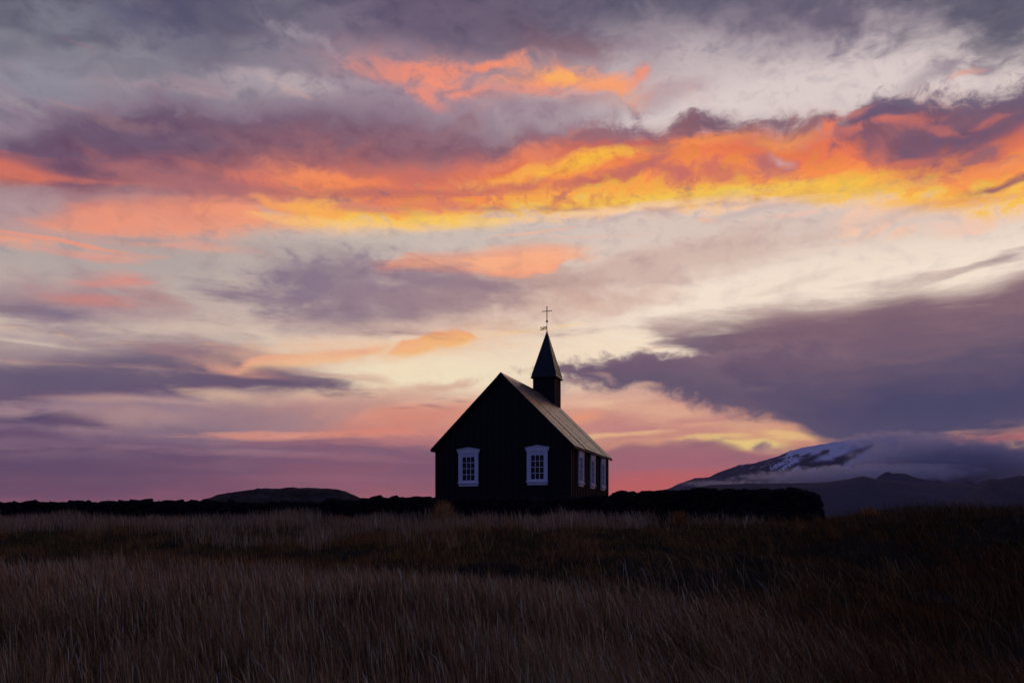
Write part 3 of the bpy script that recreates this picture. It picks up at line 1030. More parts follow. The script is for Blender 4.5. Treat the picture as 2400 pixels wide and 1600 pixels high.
# the glaciated cone
D_M = 15000.0
SX = (2065 - CX) / F * D_M
k = D_M / F
prof = [(2065, 1022), (1990, 1031), (1922, 1039), (1883, 1046), (1844, 1058), (1805, 1072), (1769, 1082), (1734, 1086), (1699, 1099), (1664, 1115), (1632, 1119), (1590, 1134), (1550, 1150), (1450, 1180), (1250, 1216)]
pr = np.array([(2065 - a) * k for a, b in prof])
ph = np.array([(HY - b) * k for a, b in prof])
gxm = np.linspace(SX - 5600, SX + 4600, 420)
gym = np.linspace(D_M - 5200, D_M + 2500, 260)
Xm, Ym = np.meshgrid(gxm, gym, indexing='ij')
rx, ry = Xm - SX, Ym - D_M
rr = np.hypot(rx, ry * 1.8)
th = np.arctan2(ry, rx)
Zm = np.interp(rr, pr, ph)
gull = np.abs(fbm(th * 9 + 30, rr / 2600 + 3, 5)) * 2
Zm = Zm - 190 * (0.5 - gull) * sstep(200, 1500, rr) * (1 - sstep(3200, 5200, rr)) * np.where(ry < -150, 1, .35)
Zm = Zm + 75 * fbm(Xm / 380, Ym / 380, 7, .6) * sstep(100, 900, rr)
px_x = CX + F * Xm / Ym
px_y = HY - F * Zm / Ym
gn = fbm(th * 42 + 4, rr / 1300, 4, .6)
gn2 = fbm(Xm / 160, Ym / 160, 4)
line = np.interp(px_x, [1500, 1780, 1830, 1900, 1960, 2000, 2060, 2400], [1050, 1074, 1090, 1094, 1092, 1092, 1090, 1090])
snow = sstep(-2, 2, line - px_y + gn * 115 + gn2 * 16)


def seg_dist(ax, ay, bx, by):
    t = np.clip(((px_x - ax) * (bx - ax) + (px_y - ay) * (by - ay)) / ((bx - ax) ** 2 + (by - ay) ** 2), 0, 1)
    return np.hypot(px_x - ax - t * (bx - ax), px_y - ay - t * (by - ay)), t


for (ax, ay, bx, by, w0, w1) in ((2045, 1043, 1965, 1082, 4, 10), (1941, 1056, 1880, 1084, 3, 9), (1965, 1082, 1890, 1090, 6, 9), (1915, 1060, 1860, 1070, 1.5, 2)):
    dd, t = seg_dist(ax, ay, bx, by)
    snow *= 1 - sstep(1.6, .5, (dd + gn2 * 9) / (w0 + (w1 - w0) * t))
Vm = np.stack([Xm, Ym, Zm + EYE], -1).reshape(-1, 3)
nxm, nym = Xm.shape
a, b = np.meshgrid(np.arange(nxm - 1), np.arange(nym - 1), indexing='ij')
Qm = np.stack([a * nym + b, (a + 1) * nym + b, (a + 1) * nym + b + 1, a * nym + b + 1], -1).reshape(-1, 4)
M_MOUNT, nt, p = mat_new('mountain_rock_and_snow')
f = mnoise(nt, .004, 7, .6, 'Object')
rock = mramp(nt, f, [(.35, (.020, .017, .022)), (.65, (.045, .038, .042))])
at = nt.nodes.new('ShaderNodeAttribute')
at.attribute_name = 'snow'
mxn = nt.nodes.new('ShaderNodeMix')
mxn.data_type = 'RGBA'
nt.links.new(at.outputs['Fac'], mxn.inputs[0])
nt.links.new(rock, mxn.inputs[6])
mxn.inputs[7].default_value = (.78, .77, .79, 1)
nt.links.new(mxn.outputs[2], p.inputs['Base Color'])
p.inputs['Roughness'].default_value = .9
p.inputs['Specular IOR Level'].default_value = .15
mountain = np_mesh('mountain', Vm, Qm, M_MOUNT, attrs={'snow': ('FLOAT', snow.ravel())})
tag(mountain, kind='structure')

# ------------------------------------------------------------------ churchyard wall
def wall_pt(s, off=0.0):
    return s * GX + off * DX, YS + s * GY + off * DY


S0, S1 = -28.9, 11.65
tops_px = [(-200, 1178), (0, 1177), (110, 1177), (250, 1176), (290, 1173), (330, 1174), (390, 1174), (470, 1172), (560, 1176), (700, 1177), (800, 1172), (850, 1167), (930, 1165), (1000, 1166), (1100, 1167),
           (1300, 1165), (1430, 1162), (1470, 1154), (1560, 1149), (1650, 1147), (1760, 1146), (1840, 1147), (1870, 1144), (1895, 1148), (1912, 1156), (1926, 1168), (1936, 1185), (1941, 1200)]


def wall_top(s):
    x, y = wall_pt(s)
    return EYE + (HY - np.interp(CX + F * x / y, [q[0] for q in tops_px], [q[1] for q in tops_px])) / F * y


wall = empty('stone_wall', (*wall_pt(0), float(ground_z(*wall_pt(0)))), -R(17.8))
tag(wall, 'long dry-stone lava wall in front of the black church', 'wall')
wz0 = wall.location.z
# earth core
n = 160
core = MB()
secs = []
for i in range(n + 1):
    s = S0 + (S1 - .25 - S0) * i / n
    x, y = wall_pt(s)
    b = float(ground_z(x, y)) - .35 - wz0
    t = wall_top(s) - .14 - wz0 + random.uniform(-.03, .03)
    t = max(t, b + .2)
    secs.append([(s, -.33, b), (s, -.20, t - .08), (s, .0, t), (s, .38, t - .02), (s, .58, b)])
vs = [q for sec in secs for q in sec]
fs = []
for i in range(n):
    for j in range(4):
        fs.append((i * 5 + j, (i + 1) * 5 + j, (i + 1) * 5 + j + 1, i * 5 + j + 1))
fs += [(0, 1, 2, 3, 4), tuple(n * 5 + j for j in (4, 3, 2, 1, 0))]
core.add(vs, fs)
# return leg running back beside the yard
core.box(S1 - 1.15, S1 - .3, .3, 16, -.6, .95)
core.build('earth_core', M_CORE, wall)

# angular stones: a cube cut once more, pushed out of shape
import bmesh


def stone_mesh(i):
    bm = bmesh.new()
    bmesh.ops.create_cube(bm, size=1.0)
    bmesh.ops.subdivide_edges(bm, edges=bm.edges[:], cuts=1, use_grid_fill=True)
    for v in bm.verts:
        c = v.co
        r = c.length
        c *= (.62 + .12 * random.random()) / max(r, .01) * (.7 + .3 * r / .5)
        c += Vector((random.uniform(-.07, .07), random.uniform(-.07, .07), random.uniform(-.07, .07)))
    me = bpy.data.meshes.new('stone')
    bmesh.ops.triangulate(bm, faces=bm.faces[:])
    bm.to_mesh(me)
    bm.free()
    me.materials.append(M_STONE)
    return me


STONES = [stone_mesh(i) for i in range(18)]
spots = []
for c in range(6):                       # courses, bottom to top; the last is the cap
    s = S0 + random.uniform(0, .3)
    while s < S1 - .5:
        wdt = min(random.choice((random.uniform(.2, .38), random.uniform(.32, .66))), S1 - .1 - s)
        sm = s + wdt / 2
        x, y = wall_pt(sm)
        b = float(ground_z(x, y)) - .08
        t = float(wall_top(sm))
        hh = max(t - b, .25)
        if c == 5:
            z, off, hs, ds = t - random.uniform(.10, .16), random.uniform(-.12, .05), random.uniform(.13, .21), random.uniform(.4, .6)
            if random.random() < .12:
                z += random.uniform(.02, .07)
                hs *= 1.3
        else:
            z, off, hs, ds = b + hh * (c + .5) / 5.4 + random.uniform(-.05, .05), -.40 + .045 * c + random.uniform(-.06, .06), hh / 5 * random.uniform(1.0, 1.6), .42
        spots.append((sm, off, z, wdt * 1.12, ds, hs, c))
        s += wdt
for c in range(5):                       # the rounded end of the wall
    for q in range(3):
        off = -.2 + .32 * q
        b, t = float(ground_z(*wall_pt(S1))) - .08, float(wall_top(S1 - .35))
        spots.append((S1 - .30 - .05 * c, off, b + (t - b) * (c + .5) / 5.6, .42, .45, .3, 4))
spots.sort(key=lambda q: (q[6] != 5, -(q[0])))
rest = MB()
for i, (s, off, z, sxx, syy, szz, c) in enumerate(spots):
    k_ = .4 if c == 5 else 1
    rot = (k_ * random.uniform(-.35, .35), k_ * random.uniform(-.3, .3), random.uniform(-.6, .6))
    me = random.choice(STONES)
    if i < 295:
        o = bpy.data.objects.new('stone', me)
        o.location = (s, off, z - wz0)
        o.rotation_euler = rot
        o.scale = (sxx, syy, szz)
        link(o, wall)
    else:
        from mathutils import Euler
        mt = Matrix.LocRotScale(Vector((s, off, z - wz0)), Euler(rot), Vector((sxx, syy, szz)))
        rest.add([mt @ v.co for v in me.vertices], [tuple(q.vertices) for q in me.polygons])
tag(rest.build('stones', M_STONE, wall), kind='stuff')

# ------------------------------------------------------------------ church
W, L = 6.2, 7.95
CXc, CYc = -.449, 37.95
BASE = .55                       # height of the sill above the eye
EAVE, RIDGE = 3.175, 6.45        # heights above the eye
church = empty('church', (CXc, CYc, EYE + BASE), -R(17.8))
tag(church, 'small black timber church with white windows, steep roof and pointed steeple', 'church')
z_ = lambda h: h - BASE          # height above the eye -> local
hw = W / 2
OV = .21                          # eave overhang
slope = (RIDGE - EAVE) / (hw + OV)
roof_z = lambda x: RIDGE - abs(x) * slope      # underside of roof
ridge_z = RIDGE

# foundation
MB().box(-hw + .04, hw - .04, .04, L - .04, -.75, .06).build('foundation', M_FOUND, church)
# inner shell, so that no light passes between the boards
shell = MB()
poly = [(-hw + .03, z_(.5)), (hw - .03, z_(.5)), (hw - .03, z_(roof_z(hw)) - .05), (0, z_(RIDGE) - .06), (-hw + .03, z_(roof_z(hw)) - .05)]
shell.prism(poly, lambda q: (q[0], .03, q[1]), lambda q: (q[0], L - .03, q[1]))
shell.build('wall', M_TAR, church)


def gable_boards(y0, sgn, parent):
    n = 21
    w = W / n
    for i in range(n):
        x0, x1 = -hw + i * w + .004, -hw + (i + 1) * w - .004
        t0, t1 = z_(roof_z(x0)) - .02, z_(roof_z(x1)) - .02
        poly = [(x0, .02), (x1, .02), (x1, t1)] + ([(0, z_(RIDGE) - .02)] if x0 < 0 < x1 else []) + [(x0, t0)]
        dz = random.uniform(0, .006)
        MB().prism(poly, lambda q: (q[0], y0 - sgn * (.005 + dz), q[1]), lambda q: (q[0], y0 + sgn * .027, q[1])).build('board', M_TAR, parent)
    for i in range(n + 1):
        xc = -hw + i * w
        if i in (0, n):
            continue
        x0, x1 = xc - .032, xc + .032
        t0, t1 = z_(roof_z(x0)) - .03, z_(roof_z(x1)) - .03
        MB().prism([(x0, .0), (x1, .0), (x1, t1), (x0, t0)], lambda q: (q[0], y0 - sgn * .036, q[1]), lambda q: (q[0], y0 - sgn * .004, q[1])).build('batten', M_TAR, parent)


gable_boards(0.0, 1, church)
gable_boards(L, -1, church)
side_top = z_(roof_z(hw)) - .04
for sgn in (1, -1):
    n = 26
    w = L / n
    bm_ = [None]
    for i in range(n):
        y0, y1 = i * w + .004, (i + 1) * w - .004
        dz = random.uniform(0, .006)
        MB().box(*sorted((sgn * (hw - .027), sgn * (hw + .005 + dz))), y0, y1, .02, side_top).build('board', M_TAR, church)
        if i:
            MB().box(*sorted((sgn * (hw + .003), sgn * (hw + .040))), i * w - .032, i * w + .032, 0, side_top - .004).build('batten', M_TAR, church)
for sx_ in (-1, 1):
    for yy in (0, L):
        x0, x1 = sorted((sx_ * (hw - .10), sx_ * (hw + .045)))
        y0, y1 = (-.045, .10) if yy == 0 else (L - .10, L + .045)
        MB().box(x0, x1, y0, y1, 0, side_top - .008).build('corner_board', M_TAR, church)

# roof: corrugated sheets, each its own piece, lapped
ROH = .16                         # gable overhang
n_sheet = 11
sh_w = (L + 2 * ROH) / n_sheet


def sheet_mesh():
    us, hs = [], []
    for q in range(4):                     # flat pans between narrow ribs
        u0 = q * sh_w / 4
        for du, h in ((0, .003), (.022, .003), (.034, .007), (.052, .007), (.064, .003), (.10, .0045), (.14, .002), (.17, .0035)):
            us.append(u0 + du)
            hs.append(h)
    us.append(sh_w + .02)
    hs.append(.003)
    m = len(us) - 1
    rowsN = 4
    slen = math.hypot(hw + OV, RIDGE - EAVE)
    vs, fs = [], []
    for r in range(rowsN + 1):
        for u, h in zip(us, hs):
            vs.append((h + .012, u, -slen * r / rowsN))
    for r in range(rowsN):
        for i in range(m):
            a0 = r * (m + 1) + i
            fs.append((a0, a0 + 1, a0 + m + 2, a0 + m + 1))
    me = bpy.data.meshes.new('roof_sheet')
    me.from_pydata(vs, [], fs)
    me.materials.append(M_ROOF)
    return me


SH = sheet_mesh()
pitch = math.atan2(RIDGE - EAVE, hw + OV)
for sgn in (1, -1):
    for i in range(n_sheet):
        o = bpy.data.objects.new('roof_sheet', SH)
        o.location = (0, -ROH + i * sh_w if sgn > 0 else -ROH + (i + 1) * sh_w, z_(RIDGE) + .02 + .004 * (i % 2))
        o.rotation_euler = (0, -(math.pi / 2 - pitch) + random.uniform(-.002, .002), 0 if sgn > 0 else math.pi)
        link(o, church)
# roof deck under the sheets, fascia, barge boards, ridge cap
nrm = Vector((math.sin(pitch), 0, math.cos(pitch)))
for sgn in (1, -1):
    e = Vector((sgn * (hw + OV), 0, z_(EAVE)))
    r = Vector((0, 0, z_(RIDGE)))
    t = Vector((0, 0, -.045))
    poly = [r + Vector((0, 0, .004)), e + Vector((0, 0, .004)), e + t, r + t]
    MB().prism(poly, lambda q: (q.x, -ROH + .03, q.z), lambda q: (q.x, L + ROH - .03, q.z)).build('roof_deck', M_TAR, church)
    for y0 in (-ROH, L + ROH - .028):
        poly = [r + Vector((0, 0, .03)), e + Vector((sgn * .01, 0, .03)), e + Vector((sgn * .01, 0, -.06)), e + Vector((-sgn * .06, 0, -.085)), r + Vector((0, 0, -.15))]
        MB().prism(poly, lambda q: (q.x, y0, q.z), lambda q: (q.x, y0 + .028, q.z)).build('barge_board', M_TAR, church)
    MB().box(*sorted((sgn * (hw + OV - .03), sgn * (hw + OV + .012))), -ROH + .03, L + ROH - .03, z_(EAVE) - .07, z_(EAVE) + .01).build('fascia', M_TAR, church)
    poly = [(0, z_(RIDGE) + .065), (sgn * .19, z_(roof_z(.19)) + .055), (sgn * .19, z_(roof_z(.19)) + .03), (0, z_(RIDGE) + .035)]
    MB().prism(poly, lambda q: (q[0], -ROH - .012, q[1]), lambda q: (q[0], L + ROH + .012, q[1])).build('ridge_cap', M_ROOF, church)


# windows: casing, pedimented head, sill, sash with twelve panes
def window_mesh_set():
    hw_, zb, zt = .46, 0.0, 1.42           # half width and height of the casing
    parts = {}
    m = MB()
    for sgn in (-1, 1):
        m.box(*sorted((sgn * (hw_ - .12), sgn * hw_)), -.065, 0, zb + .10, zt)
        m.box(*sorted((sgn * (hw_ - .035), sgn * (hw_ + .006))), -.078, -.064, zb + .10, zt - .003)
    m.box(-hw_ + .12, hw_ - .12, -.062, 0, zt - .09, zt - .002)
    parts['casing'] = m
    m = MB()
    poly = [(-hw_ - .055, zt), (hw_ + .055, zt), (hw_ + .055, zt + .105), (hw_ + .085, zt + .135), (0, zt + .225), (-hw_ - .085, zt + .135), (-hw_ - .055, zt + .105)]
    m.prism(poly, lambda q: (q[0], -.085, q[1]), lambda q: (q[0], 0, q[1]))
    for sgn in (-1, 1):                    # raking mould
        a0, a1 = (sgn * (hw_ + .095), zt + .125), (0, zt + .222)
        m.prism([a0, (a0[0], a0[1] + .03), (0, a1[1] + .03), a1], lambda q: (q[0], -.115, q[1]), lambda q: (q[0], .0, q[1]))
    parts['pediment'] = m
    m = MB()
    m.box(-hw_ - .035, hw_ + .035, -.115, 0, zb + .06, zb + .105)
    m.box(-hw_ + .005, hw_ - .005, -.055, 0, zb - .055, zb + .06)
    parts['sill'] = m
    gx0, gx1, gz0, gz1 = -.285, .285, zb + .20, zt - .175
    m = MB()
    m.box(-hw_ + .12, gx0, -.045, 0, zb + .105, zt - .092)
    m.box(gx1, hw_ - .12, -.045, 0, zb + .105, zt - .092)
    m.box(gx0, gx1, -.045, 0, zb + .105, gz0)
    # top rail with three shallow arches
    cw = (gx1 - gx0) / 3
    for q in range(3):
        a0, a1 = gx0 + q * cw, gx0 + (q + 1) * cw
        arc = [(a0 + cw * t, gz1 - .035 * (2 * t - 1) ** 2) for t in (1, .8, .6, .4, .2, 0)]
        m.prism([(a0, zt - .092), (a1, zt - .092)] + arc, lambda p_: (p_[0], -.044, p_[1]), lambda p_: (p_[0], 0, p_[1]))
    parts['sash'] = m
    bars = []
    for q in (1, 2):
        bars.append((gx0 + q * cw - .013, gx0 + q * cw + .013, -.036, -.010, gz0, gz1))
    ch = (gz1 - gz0) / 4
    for q in (1, 2, 3):
        for r in range(3):
            bars.append((gx0 + r * cw + .0135, gx0 + (r + 1) * cw - .0135, -.034, -.010, gz0 + q * ch - .012, gz0 + q * ch + .012))
    panes = [(gx0 + (r + .5) * cw, gz0 + (q + .5) * ch, cw, ch) for q in range(4) for r in range(3)]
    return parts, bars, panes


PARTS, BARS, PANES = window_mesh_set()
PANE_ME = None
WMESH = {}
for nm, m in PARTS.items():
    me = bpy.data.meshes.new(nm)
    me.from_pydata(m.v, [], m.f)
    me.materials.append(M_WHITE)
    WMESH[nm] = me
BAR_ME = []
for b in BARS:
    m = MB().box(*b)
    me = bpy.data.meshes.new('glazing_bar')
    me.from_pydata(m.v, [], m.f)
    me.materials.append(M_WHITE)
    BAR_ME.append(me)


def add_window(x, y, z, rz, wscale=1.0):
    w = bpy.data.objects.new('window', WMESH['casing'])
    w.location = (x, y, z)
    w.rotation_euler = (0, 0, rz)
    link(w, church)
    for nm in ('pediment', 'sill', 'sash'):
        link(bpy.data.objects.new(nm, WMESH[nm]), w)
    for me in BAR_ME:
        link(bpy.data.objects.new('glazing_bar', me), w)
    for (pxx, pzz, cw, ch) in PANES:
        m = MB().box(-cw / 2, cw / 2, -.012, -.006, -ch / 2, ch / 2)
        o = m.build('pane', M_GLASS, w)
        o.location = (pxx, 0, pzz)
        o.rotation_euler = (random.uniform(-.012, .012), 0, random.uniform(-.012, .012))


def zwin(ypx, d):
    return (HY - ypx) / F * d - BASE


# gable windows: casing centres at x = -1.69 and +1.49 in the gable plane
for (cx_px, bot_px) in ((1099.5, 1139.0), (1260.5, 1136.2)):
    tx = (cx_px - CX) / F
    # intersect with the gable plane
    u = (tx * CYc - CXc) / (GX - tx * GY)
    d = CYc + u * GY
    add_window(u, -.042, zwin(bot_px, d) + .055, 0)
# side windows on the right wall
for (cx_px, bot_px) in ((1357.5, 1139.6), (1385.0, 1144.5), (1409.5, 1148.6)):
    tx = (cx_px - CX) / F
    ox, oy = CXc + hw * GX, CYc + hw * GY
    v = (tx * oy - ox) / (DX - tx * DY)
    d = oy + v * DY
    add_window(hw + .046, v, zwin(bot_px, d) + .055, R(90))

# tower
TS, T0 = 1.1, 6.88
tw = TS / 2
zt0, zt1 = z_(roof_z(tw)) - .25, z_(7.46)
tower = MB().box(-tw + .03, tw - .03, T0 + .03, T0 + TS - .03, zt0, zt1 - .01).build('tower', M_TAR, church)
for k4 in range(4):
    rz = k4 * math.pi / 2
    nb = 5
    for i in range(nb):
        x0, x1 = -tw + i * TS / nb + .004, -tw + (i + 1) * TS / nb - .004
        o = MB().box(x0, x1, -tw - .004 - random.uniform(0, .004), -tw + .028, zt0, zt1 - .012).build('board', M_TAR, tower)
        o.location = (0, T0 + tw, 0)
        o.rotation_euler = (0, 0, rz)
        if i:
            o = MB().box(x0 - .034, x0 + .026, -tw - .036, -tw - .002, zt0, zt1 - .014).build('batten', M_TAR, tower)
            o.location = (0, T0 + tw, 0)
            o.rotation_euler = (0, 0, rz)
for sx_ in (-1, 1):
    for sy_ in (-1, 1):
        MB().box(*sorted((sx_ * (tw - .07), sx_ * (tw + .04))), *sorted((T0 + tw + sy_ * (tw - .07), T0 + tw + sy_ * (tw + .04))), zt0, zt1 - .016).build('corner_board', M_TAR, tower)

# spire: four metal faces with standing seams, flared foot
SH_ = tw + .13
zs0, zs1 = z_(7.40), z_(9.82)
yc = T0 + tw
spire = MB()
apex_r = .018
ring = lambda r, z: [(-r, yc - r, z), (r, yc - r, z), (r, yc + r, z), (-r, yc + r, z)]
rings = [ring(SH_, zs0), ring(SH_ - .045, zs0 + .13), ring(apex_r, zs1)]
vs = [q for rg in rings for q in rg]
fs = [(3, 2, 1, 0), (8, 9, 10, 11)]
for i in range(2):
    for j in range(4):
        fs.append((i * 4 + j, i * 4 + (j + 1) % 4, (i + 1) * 4 + (j + 1) % 4, (i + 1) * 4 + j))
spire.add(vs, fs)
spire = spire.build('spire', M_SPIRE, church)
for k4 in range(4):
    for i in range(-2, 3):
        t = i / 2.6
        m = MB()
        z1 = zs0 + .13 + (zs1 - zs0 - .13) * (1 - abs(t)) * .97
        m.tube((t * (SH_ - .045), -(SH_ - .045), zs0 + .13), (t * (SH_ - .045) if i == 0 else t * (SH_ - .045), -(SH_ - .045) + (SH_ - .045) * (z1 - zs0 - .13) / (zs1 - zs0 - .13), z1), .014, 5, .008)
        o = m.build('seam', M_SPIRE, spire)
        o.location = (0, yc, 0)
        o.rotation_euler = (0, 0, k4 * math.pi / 2)
    m = MB().tube((-(SH_ - .045), -(SH_ - .045), zs0 + .13), (-apex_r, -apex_r, zs1), .022, 6, .014)
    o = m.build('hip_cap', M_SPIRE, spire)
    o.location = (0, yc, 0)
    o.rotation_euler = (0, 0, k4 * math.pi / 2)
    o = MB().box(-SH_ - .006, SH_ + .006, -SH_ - .006, -SH_ + .02, zs0 - .035, zs0 + .02).build('fascia', M_TAR, spire)
    o.location = (0, yc, 0)
    o.rotation_euler = (0, 0, k4 * math.pi / 2)

# finial, ball, cross, weather vane
MB().tube((0, yc, zs1 - .05), (0, yc, zs1 + .12), .045, 10, .016).tube((0, yc, zs1 + .10), (0, yc, z_(10.38)), .014, 8).build('finial_rod', M_IRON, spire)
bmb = bmesh.new()
bmesh.ops.create_uvsphere(bmb, u_segments=16, v_segments=10, radius=.062)
bmesh.ops.translate(bmb, verts=bmb.verts[:], vec=(0, yc, z_(10.39)))
me = bpy.data.meshes.new('ball')
bmb.to_mesh(me)
bmb.free()
me.polygons.foreach_set('use_smooth', [True] * len(me.polygons))
new_obj('ball', me, M_IRON, spire)
cz0, cz1, czb = z_(10.42), z_(11.17), z_(10.925)
m = MB().box(-.02, .02, yc - .012, yc + .012, cz0, cz1)
m.box(-.245, -.0205, yc - .011, yc + .011, czb - .016, czb + .016).box(.0205, .245, yc - .011, yc + .011, czb - .016, czb + .016)
for q in (-1, 1):
    m.box(*sorted((q * .232, q * .262)), yc - .014, yc + .014, czb - .024, czb + .024)
m.box(-.026, .026, yc - .014, yc + .014, cz1 - .03, cz1 + .004)
m.build('cross', M_IRON, spire)
# vane: pierced swallow-tailed flag, swung away to the left
vl, vh = .46, .15
m = MB()
fl = lambda q: (-.02 - q[0], -.006, q[1])
fr = lambda q: (-.02 - q[0], .006, q[1])
zc_ = z_(10.06)
bars = [[(0, vh / 2), (vl, vh / 2), (vl - .05, vh / 2 - .03), (0, vh / 2 - .028)], [(0, -vh / 2), (vl, -vh / 2), (vl - .05, -vh / 2 + .03), (0, -vh / 2 + .028)],
        [(vl, vh / 2), (vl - .10, 0), (vl - .14, 0), (vl - .05, vh / 2 - .03)], [(vl, -vh / 2), (vl - .10, 0), (vl - .14, 0), (vl - .05, -vh / 2 + .03)]]
for x0, x1 in ((0, .03), (.075, .10), (.185, .22)):
    bars.append([(x0, -vh / 2 + .028), (x1, -vh / 2 + .028), (x1, vh / 2 - .028), (x0, vh / 2 - .028)])
for x0, x1, a0, a1 in ((.13, .155, -.01, .047), (.24, .27, -.047, .01), (.27, .30, -.012, .012)):
    bars.append([(x0, a0), (x1, a0), (x1, a1), (x0, a1)])
for bq in bars:
    m.prism([(q[0], q[1] + zc_) for q in bq], fl, fr)
vane = m.build('weather_vane', M_IRON, spire)
vane.location = (0, yc, 0)
# flag trails towards azimuth -47 degrees; local frame is turned by -17.8 degrees
vane.rotation_euler = (0, 0, R(-43 + 17.8))

# ------------------------------------------------------------------ grass
def project(x, y, z):
    return CX + F * x / y, HY - F * (z - EYE) / y


def blades(name, pos, h, w, lean, lean_dir, colr, mat, bend=.5, head=None, short=False):
    """thin tapering blades (two quads and a tip) as one mesh"""
    n = len(pos)
    side = rng.uniform(0, 2 * np.pi, n)
    sx_, sy_ = np.cos(side) * w / 2, np.sin(side) * w / 2
    lx, ly = np.cos(lean_dir) * lean * h, np.sin(lean_dir) * lean * h
    lv = [(0.0, 1.0, 0.0), (.45, .95, .45 * (1 - bend)), (.80, .7 if head is None else head, .8 * (1 - bend * .45))]
    if short:
        lv = [(0.0, 1.0, 0.0), (.6, .9, .6 * (1 - bend * .8))]
    m_ = len(lv) * 2 + 1
    P = np.zeros((n, m_, 3), np.float32)
    for k_, (t, wd, lt) in enumerate(lv):
        for q, sg in enumerate((-1, 1)):
            P[:, k_ * 2 + q, 0] = pos[:, 0] + lx * lt + sg * sx_ * wd
            P[:, k_ * 2 + q, 1] = pos[:, 1] + ly * lt + sg * sy_ * wd
            P[:, k_ * 2 + q, 2] = pos[:, 2] + h * t * np.sqrt(np.maximum(1 - (lean * lt) ** 2 * .3, .3))
    P[:, m_ - 1, 0] = pos[:, 0] + lx
    P[:, m_ - 1, 1] = pos[:, 1] + ly
    P[:, m_ - 1, 2] = pos[:, 2] + h * np.sqrt(np.maximum(1 - lean ** 2 * .3, .3))
    base = (np.arange(n) * m_)[:, None]
    tri = np.array([[0, 1, 3], [0, 3, 2], [2, 3, 4]] if short else [[0, 1, 3], [0, 3, 2], [2, 3, 5], [2, 5, 4], [4, 5, 6]])
    T = (base[:, None, :] + tri[None]).reshape(-1, 3)
    C = np.repeat(np.concatenate([colr, np.ones((n, 1))], 1)[:, None, :], m_, 1)
    o = np_mesh(name, P.reshape(-1, 3), T, mat, False, {'tint': ('FLOAT_COLOR', C.reshape(-1, 4))})
    return o


def mat_grass(name, transl=.12):
    m, nt, p = mat_new(name)
    at = nt.nodes.new('ShaderNodeAttribute')
    at.attribute_name = 'tint'
    nt.links.new(at.outputs['Color'], p.inputs['Base Color'])
    p.inputs['Roughness'].default_value = .75
    p.inputs['Specular IOR Level'].default_value = .12
    return m


M_GRASS = mat_grass('dry_grass_blades')


def scatter(n, y0, y1, wide=1.12):
    """uniform over the wedge of ground that the view covers"""
    y = np.sqrt(rng.uniform(y0 ** 2, y1 ** 2, n))
    half = .62 * wide * y
    x = rng.uniform(-1, 1, n) * (half + 4.5)
    ok = (np.abs(x) < half) | (rng.random(n) < .38)      # thinner beyond the edges of the view
    x, y = x[ok], y[ok]
    z = ground_z(x, y) - .01
    return np.stack([x, y, z], 1)


def dark_grass_vignette(xp):
    """blade tint factor: darker grass on the right-hand side, with vignetting painted in"""
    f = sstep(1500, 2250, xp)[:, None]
    return 1 - f * np.array((.52, .62, .72))  # vignette falloff baked into the blade colour along with the darker growth


def palette(n, cols, jitter=.25):
    c = np.array(cols)[rng.integers(0, len(cols), n)]
    k_ = np.exp(rng.normal(-.18, .55, (n, 1)))
    return np.clip(np.array((3.4, 2.5, 1.3)) * c * k_ * rng.uniform(1 - jitter, 1 + jitter, (n, 1)), 0, .62)


# where the tall pale grass of the foreground stops, in photo rows (the ground there dips into short turf)
def fore_edge(xp):
    return np.interp(xp, [-200, 0, 300, 600, 900, 1050, 1200, 1400, 1600, 1800, 2000, 2200, 2600], [1345, 1345, 1352, 1362, 1385, 1425, 1462, 1478, 1492, 1530, 1575, 1625, 1660])


def clumps(n_cl, per, y0, y1, sig, wide=1.12):
    """blades gathered into tufts: each tuft has its own height, colour and lie"""
    C = scatter(n_cl, y0, y1, wide)
    n_cl = len(C)
    size = rng.uniform(.5, 1.6, n_cl)
    cnt = np.maximum((per * size * rng.uniform(.6, 1.4, n_cl)).astype(int), 3)
    idx = np.repeat(np.arange(n_cl), cnt)
    r = np.abs(rng.normal(0, 1, len(idx))) * sig * size[idx]
    a = rng.uniform(0, 2 * np.pi, len(idx))
    x, y = C[idx, 0] + r * np.cos(a), C[idx, 1] + r * np.sin(a)
    return np.stack([x, y, ground_z(x, y) - .01], 1), idx, a, r / sig, size[idx]


# foreground: tall dry grass in uneven tufts
P, idx, a, rn, size = clumps(12800, 33, 7.0, 19.5, .085)
xp, yp = project(P[:, 0], P[:, 1], P[:, 2])
cl = fbm(P[:, 0] * .8 + 11, P[:, 1] * .8, 4)
dens = sstep(-45, 30, yp - fore_edge(xp) + cl * 150) * sstep(-.40, .05, cl + .28)
keep = rng.random(len(P)) < dens
P, idx, a, rn, size, xp = P[keep], idx[keep], a[keep], rn[keep], size[keep], xp[keep]
n = len(P)
cb = rng.uniform(.7, 1.3, 12800)[idx]
h = rng.uniform(.20, .50, n) * cb * (.75 + .3 * size) * (1 + .9 * fbm(P[:, 0] * .5, P[:, 1] * .5 + 7, 3))
right = sstep(1150, 1800, xp)
cl_dir = (math.pi + rng.normal(0, 1.5, 12800))[idx]
out = rng.random(n) < .45 - .25 * right
ld = np.where(out, a, cl_dir + rng.normal(0, .35, n))
lean = np.abs(rng.normal(.18, .2, n)) + .18 * rn + right * rng.uniform(.1, .55, n) + np.where(rng.random(n) < .06, .8, 0)
tone = np.exp(rng.normal(0, .34, 12800))[idx][:, None]
